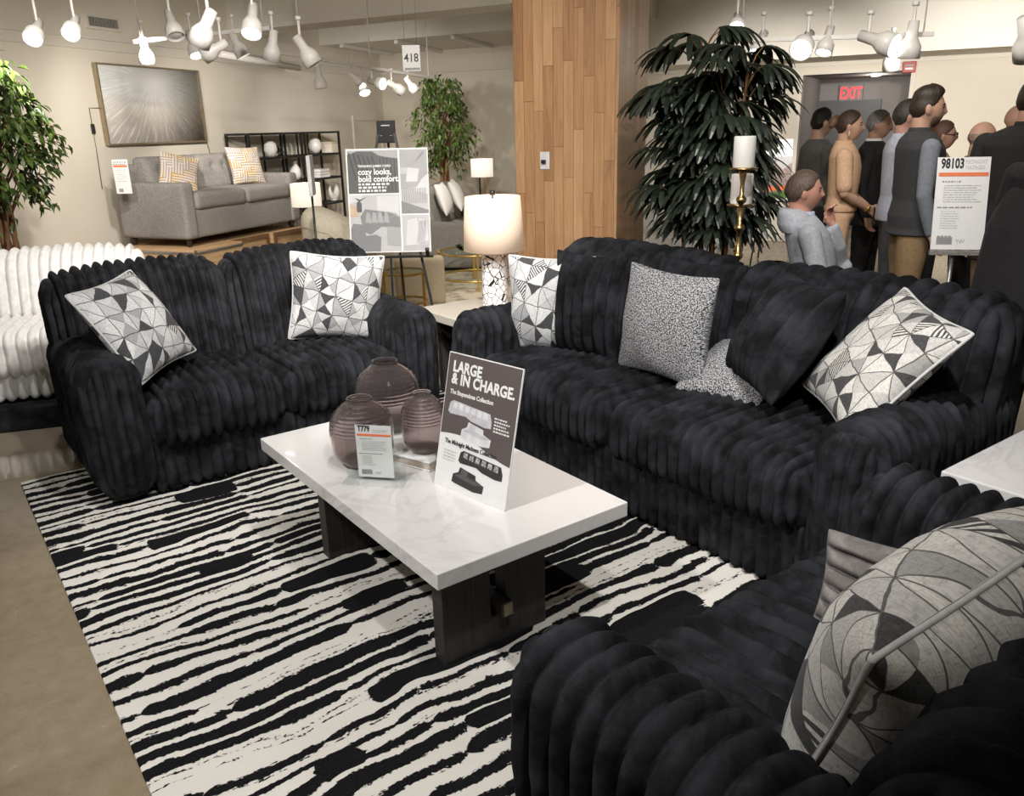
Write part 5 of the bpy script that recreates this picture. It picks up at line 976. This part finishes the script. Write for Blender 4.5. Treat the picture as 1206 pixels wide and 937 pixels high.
def step(x, w=0.12): x = min(max(x/w, 0), 1); return x*x*(3-2*x)
HL = ([0, .5, .8, 1.1, 1.45, 1.8, 2.3, 3.2], [.60, .56, .50, .22, .0, -.30, -.52, -.60])
def hair_short(a, dz): return step(dz-np.interp(a, *HL))
def hair_quiff(a, dz): return step(dz-np.interp(a, *HL))*(0.55+1.0*step(dz-0.35, 0.5)*(1.3 if a < 1.2 else 1.0))
def hair_fringe(a, dz): return step(dz-np.interp(a, [0, 1.2, 1.5, 1.9, 2.4, 3.2], [2, 2, .0, -.30, -.52, -.60]))*step(0.38-dz, 0.15)
def hair_up(a, dz): return step(dz-np.interp(a, [0, .5, .9, 1.3, 1.7, 2.3, 3.2], [.62, .55, .35, .1, -.25, -.5, -.62]))
def beard(a, dz): return step(-0.30-dz, 0.15)*step(1.5-a, 0.3)*(0.6 if dz > -0.62 and a < 0.25 and dz < -0.40 else 1)
def hair_mat(c):
    q = NT('hair'); v = q.coord('Object', (1, 1, 0.22)); a = q.noise(v, 130, 3, 0.7); q.set(color=q.ramp(a, [(0.35, tuple(x*0.55 for x in c)), (0.65, tuple(min(1, x*1.5) for x in c))]), rough=0.5, spec=0.35); q.bump(a, 0.5, 0.006); return q.m
def person(label, xy, head_deg, H, skin, hair, haircol, top, topcol, legcol, pose='down', sleeve='long', seat=None, lean=0.0, build=1.0, hem=0.90, turn=0.0, extra=(), shoe=(0.02, 0.018, 0.016), voxel=0.008):
    s = H/1.76; t = thing('person', label, 'person', (xy[0], xy[1], 0.0), ang(gdir(head_deg))); t.scale = (s, s, s)
    sk = skinmat('skin', skin); hz = 1.64; dz_ = 0.0
    sit = seat is not None
    if sit: dz_ = seat/s-0.86+0.05
    ln = math.tan(math.radians(lean))
    def T(p): return (p[0]-ln*max(p[2]-0.92, 0)+0.0, p[1], p[2]+dz_)    # torso leans about the hips and drops to the seat
    w = build
    torso = [(0.0, 0, .90, .115*w, .165*w), (0.0, 0, .98, .120*w, .170*w), (0.005, 0, 1.08, .108*w, .150*w), (0.008, 0, 1.20, .118*w, .165*w), (0.006, 0, 1.32, .122*w, .182*w), (-.004, 0, 1.40, .108*w, .190*w), (-.012, 0, 1.455, .080*w, .155*w), (-.018, 0, 1.50, .060, .085)]
    tor = [(*T((x, y, z)), a, b) for x, y, z, a, b in torso]
    B = Flesh().loft(tor); nk = T((-.018, 0, 1.46)); hd = Vector(T((0.012, 0, hz)))
    B.limb([nk, hd+Vector((-0.03, 0, -0.07))], [0.060, 0.056])
    R = Matrix.Rotation(turn, 3, 'Z')
    V, F = head_shell(0.0, lambda a, z: 0); B.add([hd+R @ Vector(p) for p in V], F)
    for sy in (-1, 1):
        e = hd+R @ Vector((-0.006, sy*0.078, -0.004)); B.ball(e, (0.020, 0.011, 0.032), 8); B.ball(hd+R @ Vector((-0.002, sy*0.076, -0.026)), (0.010, 0.009, 0.012), 8)
    # arms
    arms = {}
    for sy in (-1, 1):
        S = Vector(T((-0.005, sy*0.185*w, 1.405)))
        if pose == 'clasp': E_, W_ = Vector(T((0.02, sy*0.235*w, 1.12))), Vector(T((0.225, sy*0.045, 0.985)))
        elif pose == 'fold': E_, W_ = Vector(T((0.05, sy*0.245*w, 1.13))), Vector(T((0.20, -sy*0.02, 1.16+0.03*sy)))
        elif pose == 'chin' and sy == 1: E_, W_ = Vector(T((0.20, sy*0.16, 1.17))), Vector(T((0.150, sy*0.05, 1.440)))
        elif sit: E_, W_ = Vector(T((0.02, sy*0.25*w, 1.13))), Vector(T((0.26, sy*0.20, 1.02)))
        else: E_, W_ = Vector(T((-0.025, sy*0.235*w, 1.12))), Vector(T((0.05, sy*0.225*w, 0.875)))
        arms[sy] = (S, E_, W_); B.limb([S, S.lerp(E_, 0.5), E_, E_.lerp(W_, 0.35), W_], [0.052, 0.045, 0.038, 0.040, 0.027])
        d = (W_-E_).normalized()
        if pose == 'chin' and sy == 1: B.hand(W_, (-0.35, -0.1, 1), (-0.6, -0.6, 0), 1.3)
        else: B.hand(W_, d, (0.3, -sy, 0.2) if pose == 'down' else (0, 0, 1), 0.6)
    # legs
    legs = {}
    for sy in (-1, 1):
        hp = Vector(T((0, sy*0.085, 0.92)))
        if sit: kn, an = Vector((0.44, sy*0.12, seat/s+0.10)), Vector((0.46, sy*0.13, 0.08))
        else: kn, an = Vector((0.015*sy, sy*0.10, 0.50)), Vector((-0.02+0.03*sy, sy*0.11, 0.085))
        legs[sy] = (hp, kn, an); B.limb([hp, hp.lerp(kn, 0.5), kn, kn.lerp(an, 0.3), an], [0.088*w, 0.075*w, 0.056, 0.056, 0.038])
    B.build('body', sk, t, voxel)
    # clothes
    tm = cloth('cloth_top', topcol); lm = cloth('cloth_legs', legcol)
    C_ = Flesh(); hemz = hem
    rr = [(x, y, z, a+0.016+0.012*step(z-dz_-1.36, 0.08), b+0.016+0.012*step(z-dz_-1.36, 0.08)) for x, y, z, a, b in tor if z-dz_ >= hemz-0.001]
    if hemz < 0.9: rr = [(*T((0, 0, hemz)), .125*w+0.02, .175*w+0.02)]+rr
    C_.loft(rr[:-1]+[(rr[-1][0], 0, rr[-1][2]+0.006, 0.074, 0.088)])
    for sy in (-1, 1):
        S, E_, W_ = arms[sy]
        if sleeve == 'none': C_.ball(S+Vector((0, -sy*0.015, -0.01)), (0.066, 0.052, 0.07)); continue
        if sleeve == 'short': C_.limb([S, S.lerp(E_, 0.5), S.lerp(E_, 0.80)], [0.066, 0.066, 0.064])
        else: C_.limb([S, S.lerp(E_, 0.5), E_, E_.lerp(W_, 0.5), E_.lerp(W_, 0.93)], [0.066, 0.058, 0.052, 0.050, 0.040])
    C_.build(top, tm, t, voxel, 5)
    if sleeve == 'none':
        L_ = Flesh()
        for sy in (-1, 1): S, E_, W_ = arms[sy]; L_.limb([S, S.lerp(E_, 0.5), E_, E_.lerp(W_, 0.5), E_.lerp(W_, 0.93)], [0.060, 0.054, 0.048, 0.045, 0.036])
        L_.build('sleeves', cloth('cloth_sleeve', extra[0][1]), t, voxel, 4)
    P_ = Flesh().loft([(*T((0, 0, 0.86)), .10*w, .155*w), (*T((0, 0, 0.93)), .130*w, .181*w), (*T((0, 0, 1.02)), .125*w, .170*w)])
    for sy in (-1, 1): hp, kn, an = legs[sy]; P_.limb([hp, hp.lerp(kn, 0.5), kn, kn.lerp(an, 0.5), an+Vector((0, 0, 0.0))], [0.098*w, 0.090*w, 0.074, 0.068, 0.062])
    P_.build('trousers', lm, t, 0.010, 5)
    for sy in (-1, 1):
        an = legs[sy][2]; f = Flesh(); f.loft([(an.x+0.05, an.y, 0.002, 0.135, 0.045), (an.x+0.05, an.y, 0.03, 0.138, 0.047), (an.x+0.03, an.y, 0.06, 0.10, 0.042), (an.x-0.005, an.y, 0.11, 0.055, 0.042)]); f.build('shoe', plain('shoe_leather', shoe, 0.4), t, 0.009, 3)
    hm = hair_mat(haircol)
    if hair:
        fn, off = hair; V, F = head_shell(off, fn); me = bpy.data.meshes.new('hair'); me.from_pydata([hd+R @ Vector(p) for p in V], [], F); link('hair', me, hm, t, True)
    em = plain('eye_dark', (0.03, 0.02, 0.015), 0.2)
    for sy in (-1, 1):
        o = Flesh().ball(hd+R @ Vector((0.079, sy*0.030, 0.005)), (0.010, 0.013, 0.007), 8); mb = MB().add(o.v, o.f, 0, True); mb.build('eye', em, t, fix=False)
        MB().tube([hd+R @ Vector((0.094, sy*0.012, 0.021)), hd+R @ Vector((0.090, sy*0.030, 0.027)), hd+R @ Vector((0.076, sy*0.048, 0.022))], [0.003, 0.004, 0.002], 6).build('eyebrow', hm, t)
    for e in extra:
        if e[0] == 'collar':
            MB().lathe([(0.060, 0), (0.076, 0.0), (0.066, 0.050), (0.060, 0.054)], 28, closed=True).build('collar', cloth('collar', e[1]), t).location = T((-0.020, 0, 1.475))
        elif e[0] == 'glasses':
            mb = MB()
            for sy in (-1, 1):
                c = Vector((0.106, sy*0.032, 0.004)); mb.tube([hd+R @ (c+Vector((0, 0.024*math.cos(a), 0.018*math.sin(a)))) for a in np.linspace(0, 2*PI, 17)], 0.0028, 6, caps=False); mb.tube([hd+R @ Vector((0.104, sy*0.056, 0.008)), hd+R @ Vector((0.0, sy*0.084, 0.010))], 0.003, 6)
            mb.tube([hd+R @ Vector((0.112, -0.01, 0.008)), hd+R @ Vector((0.112, 0.01, 0.008))], 0.003, 6); mb.build('glasses', plain('glasses_frame', e[1], 0.3), t)
        elif e[0] == 'moustache': MB().tube([hd+R @ Vector((0.098, -0.028, -0.048)), hd+R @ Vector((0.110, 0, -0.040)), hd+R @ Vector((0.098, 0.028, -0.048))], [0.004, 0.008, 0.004], 8).build('moustache', hm, t)
        elif e[0] == 'beard': V, F = head_shell(0.0085, beard); me = bpy.data.meshes.new('beard'); me.from_pydata([hd+R @ Vector(p) for p in V], [], F); link('beard', me, cloth('beard', (0.15, 0.085, 0.06)), t, True)
        elif e[0] == 'bun': f = Flesh().ball(hd+R @ Vector((-0.125, 0, 0.035)), (0.045, 0.042, 0.045)).ball(hd+R @ Vector((-0.105, 0.03, 0.06)), 0.03).ball(hd+R @ Vector((-0.14, -0.02, 0.01)), 0.028); f.build('hair_bun', cloth('bun_hair', e[1], 0.6), t, 0.006, 2)
        elif e[0] == 'belt': Flesh().loft([(*T((0, 0, .962)), .139*w, .190*w), (*T((0, 0, .975)), .142*w, .193*w), (*T((0, 0, 1.0)), .140*w, .190*w), (*T((0, 0, 1.012)), .134*w, .183*w)]).build('belt', cloth('belt', e[1]), t, 0.008, 3)
        elif e[0] == 'lapel':
            MB().prism([(0.085, 1.30), (0.075, 1.47), (0.045, 1.47)], -0.02, 0.02).add([], []).build('shirt_front', cloth('shirt_white', e[1]), t).location = T((0.040, 0, 0.0))
        elif e[0] == 'hood': f = Flesh().loft([(*T((-0.045, 0, 1.40)), .11, .16), (*T((-0.055, 0, 1.45)), .115, .155), (*T((-0.065, 0, 1.52)), .095, .125), (*T((-0.08, 0, 1.545)), .06, .09)]); f.build('hood', cloth('hood', e[1]), t, 0.009, 4)
        elif e[0] == 'cape': f = Flesh().loft([(0, 0, .40, .27, .37), (0, 0, .80, .265, .37), (0.02, 0, 1.15, .235, .345), (0.02, 0, 1.32, .185, .285), (0.0, 0, 1.42, .125, .20), (-.01, 0, 1.49, .085, .11)]); f.build('coat_skirt', cloth('knit_coat', e[1]), t, 0.010, 6)
        elif e[0] == 'watch': S, E_, W_ = arms[-1]; MB().tube([E_.lerp(W_, 0.86), E_.lerp(W_, 0.94)], 0.034, 14).build('bracelet', M['gold'], t)
        elif e[0] == 'earring': MB().tube([hd+R @ Vector((0.0, -0.088, -0.035)), hd+R @ Vector((0.0, -0.089, -0.075))], [0.004, 0.008], 8).build('earring', M['creamfab'], t)
    return t
F_ = lambda px, t_: lvl(px, t_)
person('man in dark grey shirt standing behind the woman in tan, back turned', F_(967, 7.5), 80, 1.68, (0.42, 0.26, 0.18), (hair_quiff, 0.016), (0.012, 0.010, 0.009), 'shirt', (0.085, 0.083, 0.080), (0.012, 0.012, 0.013))
tw = person('woman in tan short-sleeved jumpsuit with hair in a bun, hands clasped', F_(1000, 6.6), 112, 1.66, (0.55, 0.34, 0.24), (hair_up, 0.014), (0.045, 0.025, 0.016), 'jumpsuit_top', (0.66, 0.43, 0.275), (0.64, 0.41, 0.26), 'clasp', 'short', build=0.92, hem=0.98, extra=(('bun', (0.10, 0.055, 0.03)), ('earring',), ('watch',), ('belt', (0.58, 0.37, 0.23)), ('collar', (0.64, 0.42, 0.25))), shoe=(0.3, 0.18, 0.1))
person('grey-haired man with moustache in black suit and white collar', F_(1035, 7.1), 128, 1.66, (0.40, 0.23, 0.155), (hair_short, 0.015), (0.16, 0.15, 0.145), 'suit_jacket', (0.010, 0.010, 0.011), (0.010, 0.010, 0.011), build=1.06, hem=0.78, extra=(('moustache',), ('collar', (0.70, 0.68, 0.66)), ('lapel', (0.72, 0.70, 0.68))))
person('man in pale blue shirt and glasses beside the man in the vest', F_(1068, 6.15), 106, 1.72, (0.50, 0.27, 0.20), (hair_short, 0.014), (0.035, 0.028, 0.024), 'shirt', (0.40, 0.42, 0.50), (0.045, 0.045, 0.05), extra=(('glasses', (0.10, 0.02, 0.02)), ('collar', (0.42, 0.44, 0.52))))
person('man in dark vest over grey-blue sleeves and khaki trousers, dark quiff', F_(1089, 5.52), 98, 1.77, (0.46, 0.28, 0.20), (hair_quiff, 0.021), (0.025, 0.017, 0.012), 'vest', (0.030, 0.030, 0.032), (0.22, 0.145, 0.072), sleeve='none', build=1.08, hem=0.86, turn=-0.15, extra=(('sleeve', (0.16, 0.175, 0.20)), ('beard',), ('collar', (0.028, 0.028, 0.03))))
person('person with glasses and patterned collar mostly hidden behind the man in the vest', F_(1112, 6.5), 112, 1.57, (0.50, 0.29, 0.21), (hair_up, 0.014), (0.10, 0.05, 0.03), 'blouse', (0.45, 0.22, 0.10), (0.03, 0.03, 0.03), extra=(('glasses', (0.02, 0.02, 0.02)), ('collar', (0.55, 0.30, 0.12))))
person('bald man in dark jacket partly hidden behind the white price sign', F_(1159, 5.9), 100, 1.56, (0.52, 0.31, 0.22), (hair_fringe, 0.007), (0.26, 0.17, 0.13), 'jacket', (0.012, 0.013, 0.017), (0.012, 0.012, 0.012), hem=0.8)
person('bald person standing behind the black jacket at the right edge', F_(1199, 6.5), 118, 1.675, (0.56, 0.33, 0.24), None, (0.15, 0.1, 0.08), 'jacket', (0.02, 0.02, 0.022), (0.02, 0.02, 0.02), hem=0.8)
person('person in black jacket and khaki trousers at the right edge, back turned', F_(1214, 5.0), 48, 1.80, (0.50, 0.28, 0.21), (hair_short, 0.012), (0.03, 0.02, 0.015), 'jacket', (0.014, 0.0135, 0.0135), (0.27, 0.18, 0.095), build=1.14, hem=0.74, extra=(('collar', (0.013, 0.013, 0.013)),))
person('person in long dark knitted coat cut off by the right edge', F_(1276, 3.9), 45, 1.66, (0.50, 0.30, 0.22), (hair_short, 0.014), (0.03, 0.02, 0.015), 'coat', (0.018, 0.017, 0.018), (0.015, 0.015, 0.016), pose='fold', build=1.25, hem=0.60, extra=(('cape', (0.018, 0.017, 0.018)),))
sx = F_(985, 4.95); person('seated man in pale grey hoodie behind the long sofa, hand at chin', sx, 104, 1.76, (0.52, 0.27, 0.20), (hair_short, 0.015), (0.085, 0.055, 0.04), 'hoodie', (0.36, 0.38, 0.42), (0.03, 0.035, 0.05), 'chin', seat=0.365, lean=12, extra=(('hood', (0.37, 0.39, 0.43)), ('collar', (0.42, 0.46, 0.58))))
cx_ = F_(990, 4.95); couch('armchair', 'black fluted armchair behind the long sofa carrying the seated man', 'armchair', (cx_[0], cx_[1], 0.001), ang(gdir(104))+PI/2, 0.98, 0.98, M['black_fur'], armw=0.2, arm_h=0.50, back_h=0.74, seat_h=0.36, n=1, fine=8, seed=71)
ph = Vector((0.27, -0.03, 0.93)); t = thing('phone', 'dark phone held by the woman in tan', 'phone', tuple(tw.matrix_world @ Vector((0, 0, 0))), 0)
t.location = (tw.location.x, tw.location.y, 0); t.rotation_euler = tw.rotation_euler; MB().box((0.245, -0.045, 0.80), (0.256, 0.035, 0.945)).build('case', M['ink'], t, 0.004); MB().box((0.2565, -0.038, 0.81), (0.2572, 0.028, 0.935)).build('screen', M['black'], t)
# ------------------------------------------------------------------ plants
def pot(t, r, h, m): MB().lathe([(0, 0), (r*0.78, 0), (r, h), (r*0.92, h), (r*0.86, h-0.04), (0, h-0.04)], 32).build('pot', m, t)
def palm(label, xy, H, R, nf, seed, zlo=0.80):
    rn = random.Random(seed); t = thing('potted_palm', label, 'palm', (xy[0], xy[1], 0)); pot(t, 0.24, 0.36, M['darkwood']); lv = MB(); st = MB(); canes = []
    for k in range(9):
        a = rn.uniform(0, 2*PI); r0 = rn.uniform(0.02, 0.13); top = H*rn.uniform(0.60, 0.88); lean = rn.uniform(0.03, 0.16)
        p = [Vector((r0*math.cos(a), r0*math.sin(a), 0.3)), Vector(((r0+lean*0.5)*math.cos(a), (r0+lean*0.5)*math.sin(a), top*0.6)), Vector(((r0+lean)*math.cos(a), (r0+lean)*math.sin(a), top))]; st.tube(p, [0.013, 0.011, 0.008], 7); canes.append((p, top))
    for i in range(nf):
        p, top = canes[i % len(canes)]; z = zlo+(top-zlo)*rn.random()**0.8; q = (z-0.3)/(top-0.3); b = p[0].lerp(p[2], max(min(q, 1), 0)); a = rn.uniform(0, 2*PI)
        prof = R*(0.78+0.30*math.sin(min(max((z-0.4)/(H-0.4), 0), 1)*PI)); out = Vector((math.cos(a), math.sin(a), 0)); L = max(prof*rn.uniform(0.45, 0.80)-b.xy.length*0.4, 0.10)*(0.6 if z < 0.8 else 1)
        e = b+out*L*0.82+Vector((0, 0, L*rn.uniform(0.25, 0.75)+0.10)); st.tube([b, b.lerp(e, 0.5)+Vector((0, 0, 0.03)), e], [0.004, 0.0035, 0.003], 5)
        side = Vector((-out.y, out.x, 0)); nb = rn.randint(7, 10); bl = rn.uniform(0.24, 0.36)
        for k in range(nb):
            f = (k/(nb-1)-0.5)*2; ang_ = f*rn.uniform(1.15, 1.35); d0 = (out*math.cos(ang_)+side*math.sin(ang_)+Vector((0, 0, 0.30-0.25*abs(f)))).normalized(); w = rn.uniform(0.019, 0.026)*(1-0.25*abs(f)); l_ = bl*(1-0.22*abs(f))*rn.uniform(0.9, 1.05); pts = [e.copy()]; d = d0.copy(); droop = rn.uniform(0.22, 0.36)
            for j in range(6): d = (d+Vector((0, 0, -droop*(0.5+0.18*j)))).normalized(); pts.append(pts[-1]+d*l_/6)
            V, F = [], []
            for j, c in enumerate(pts):
                dd = (pts[min(j+1, 6)]-pts[max(j-1, 0)]).normalized(); s_ = dd.cross(Vector((0, 0, 1))); s_ = s_.normalized() if s_.length > 1e-3 else side; n_ = s_.cross(dd); ww = w*[0.35, 0.8, 1.0, 1.0, 0.95, 0.8, 0.3][j]; V += [c-s_*ww-n_*ww*0.35, c, c+s_*ww-n_*ww*0.35]
            for j in range(6): F += [(3*j, 3*j+1, 3*j+4, 3*j+3), (3*j+1, 3*j+2, 3*j+5, 3*j+4)]
            lv.add(V, F, 0, False)
    st.build('stem', M['bark'], t); lv.build('foliage', M['palm'], t, fix=False); return t
def ficus(label, xy, z0, H, R, n, seed, trunk_r=0.016, leaf=0.085):
    rn = random.Random(seed); t = thing('ficus_tree', label, 'tree', (xy[0], xy[1], 0)); pot(t, 0.2, 0.34, M['creamfab']); tr = MB(); lv = MB()
    for k in range(5): tr.tube([(0.045*math.cos(2*PI*k/5+z*3.2), 0.045*math.sin(2*PI*k/5+z*3.2), 0.28+(z0+0.35-0.28)*z) for z in np.linspace(0, 1, 14)], [trunk_r*1.3-0.004*z for z in np.linspace(0, 1, 14)], 8)
    twigs = []
    for k in range(90):
        h = rn.random(); z = z0+0.12+(H-z0-0.12)*h; rad = R*(0.55+0.75*math.sin((0.12+0.80*h)*PI))*rn.uniform(0.45, 0.95)*(0.82 if h > 0.9 else 1); a = rn.uniform(0, 2*PI); b = Vector((0.02*math.cos(a), 0.02*math.sin(a), max(z-0.3, z0))); e = Vector((rad*math.cos(a), rad*math.sin(a), z)); m_ = b.lerp(e, 0.6)+Vector((0, 0, 0.10)); e2 = e+Vector((0.08*math.cos(a), 0.08*math.sin(a), -rn.uniform(0.10, 0.24)))
        tr.tube([b, m_, e, e2], [0.006, 0.004, 0.003, 0.002], 5); twigs.append((m_, e, e2))
    for i in range(n):
        m_, e, e2 = twigs[i % len(twigs)]; q = rn.random(); p = m_.lerp(e, q*2) if q < 0.5 else e.lerp(e2, q*2-1); p = p+Vector((rn.gauss(0, 0.03), rn.gauss(0, 0.03), rn.gauss(0, 0.03)))
        d = Vector((p.x*1.2+rn.gauss(0, .5), p.y*1.2+rn.gauss(0, .5), -0.55+rn.gauss(0, .35))).normalized(); s_ = d.cross(Vector((rn.gauss(0, .3), rn.gauss(0, .3), 1))); s_ = s_.normalized() if s_.length > 1e-3 else Vector((1, 0, 0)); n_ = s_.cross(d); L = leaf*rn.uniform(0.7, 1.2); w = L*0.24
        V = [p, p+d*L*0.35+s_*w+n_*0.006, p+d*L*0.4-n_*0.004, p+d*L*0.35-s_*w+n_*0.006, p+d*L*0.72+s_*w*0.62-n_*0.004, p+d*L*0.72-n_*0.012, p+d*L*0.72-s_*w*0.62-n_*0.004, p+d*L-n_*0.022]
        lv.add(V, [(0, 1, 2), (0, 2, 3), (1, 4, 5, 2), (2, 5, 6, 3), (4, 7, 5), (5, 7, 6)], 0, False)
    tr.build('trunk', M['bark'], t); lv.build('foliage', M['ficus'], t, fix=False); return t
palm('tall dark green lady palm behind the sofa, right of the oak pillar', lvl(843, 5.3), 2.36, 0.325, 170, 3)
ficus('green ficus tree in the back corner beside the small lamp', lvl(521, 12.4), 1.0, 2.28, 0.36, 1700, 5, 0.022)
ficus('leafy ficus tree cut off by the left edge of the frame', lvl(-14, 6.3), 1.0, 2.16, 0.36, 1900, 8)
# ------------------------------------------------------------------ light
def spot(loc, target, power, size=75, blend=0.7, color=(1, 0.945, 0.875), r=0.05):
    l = bpy.data.lights.new('spot', 'SPOT'); l.energy = power; l.spot_size = math.radians(size); l.spot_blend = blend; l.color = color; l.shadow_soft_size = r
    o = bpy.data.objects.new('spot', l); COL.objects.link(o); o.location = loc; o.rotation_euler = (Vector(target)-Vector(loc)).to_track_quat('-Z', 'Y').to_euler(); return o
spot((-0.9, 2.0, 3.1), (1.4, 2.3, 0.4), 300, color=(1, .975, .95))
spot((0.6, 0.2, 3.1), (1.4, 2.4, 0.4), 170, color=(1, .975, .95))
spot((1.2, 2.0, 3.1), (1.3, 4.4, 0.6), 210, color=(1, .975, .95))
spot((1.4, 0.9, 3.1), (2.9, 2.2, 0.6), 250, color=(1, .975, .95))
def P3(px, t_, z): q = lvl(px, t_); return (q[0], q[1], z)
for px, t_, tx, tt, tz, pw_ in ((60, 5.6, 60, 9.0, 1.3, 330), (190, 6.4, 190, 9.6, 1.3, 420), (300, 8.2, 300, 12, 1.2, 420), (430, 9.5, 450, 14.0, 1.2, 500), (520, 8.2, 540, 12.5, 0.8, 520), (570, 7.0, 570, 9.0, 0.3, 260), (60, 3.6, 20, 5.8, 0.4, 260),
                              (640, 3.4, 660, 5.6, 1.2, 130), (820, 3.6, 840, 5.2, 1.6, 160), (900, 8.0, 900, 12.0, 1.2, 620), (1110, 6.6, 1130, 11.0, 1.4, 880), (1250, 6.0, 1250, 10.5, 1.3, 760), (980, 4.4, 1010, 6.8, 1.2, 240), (1150, 3.6, 1120, 5.4, 1.2, 220), (400, 2.6, 395, 7.0, 0.7, 1000)):
    low = tt > 8.9 and px < 1300
    spot(P3(px, t_+(0.5 if low else 0), 2.28 if low else 3.0), P3(tx, tt, tz-(0.35 if low else 0)), pw_*(0.42 if low else 0.55), 86 if low else 84, 0.9)
spot(P3(150, 6.9, 2.3), LW.w((a0+a1)/2, 0, (zt+zbt)/2-0.1), 150, 50, 0.9)
def lamp(loc, power, r=0.04, color=(1, 0.80, 0.58)):
    l = bpy.data.lights.new('lamp', 'POINT'); l.energy = power; l.color = color; l.shadow_soft_size = r; o = bpy.data.objects.new('lamp', l); COL.objects.link(o); o.location = loc
q = BR_.w(1.10, 0.75, oz-0.06); lamp(q, 14, 0.05, (1, .93, .85)); lamp((2.845, 4.045, 1.13), 2.5); q = lvl(353, 8.1); lamp((q[0], q[1], 1.09), 6); q = lvl(566, 12.2); lamp((q[0], q[1], 1.04), 6)
w = bpy.data.worlds.new('hall'); SC.world = w; w.use_nodes = True; w.node_tree.nodes['Background'].inputs[0].default_value = (1.0, 0.93, 0.84, 1); w.node_tree.nodes['Background'].inputs[1].default_value = 0.21
SC.view_settings.view_transform = 'Standard'; SC.view_settings.look = 'None'; SC.view_settings.gamma = 1; SC.view_settings.use_curve_mapping = False; SC.view_settings.exposure = 0.0
SC.cycles.max_bounces = 10; SC.cycles.transparent_max_bounces = 12
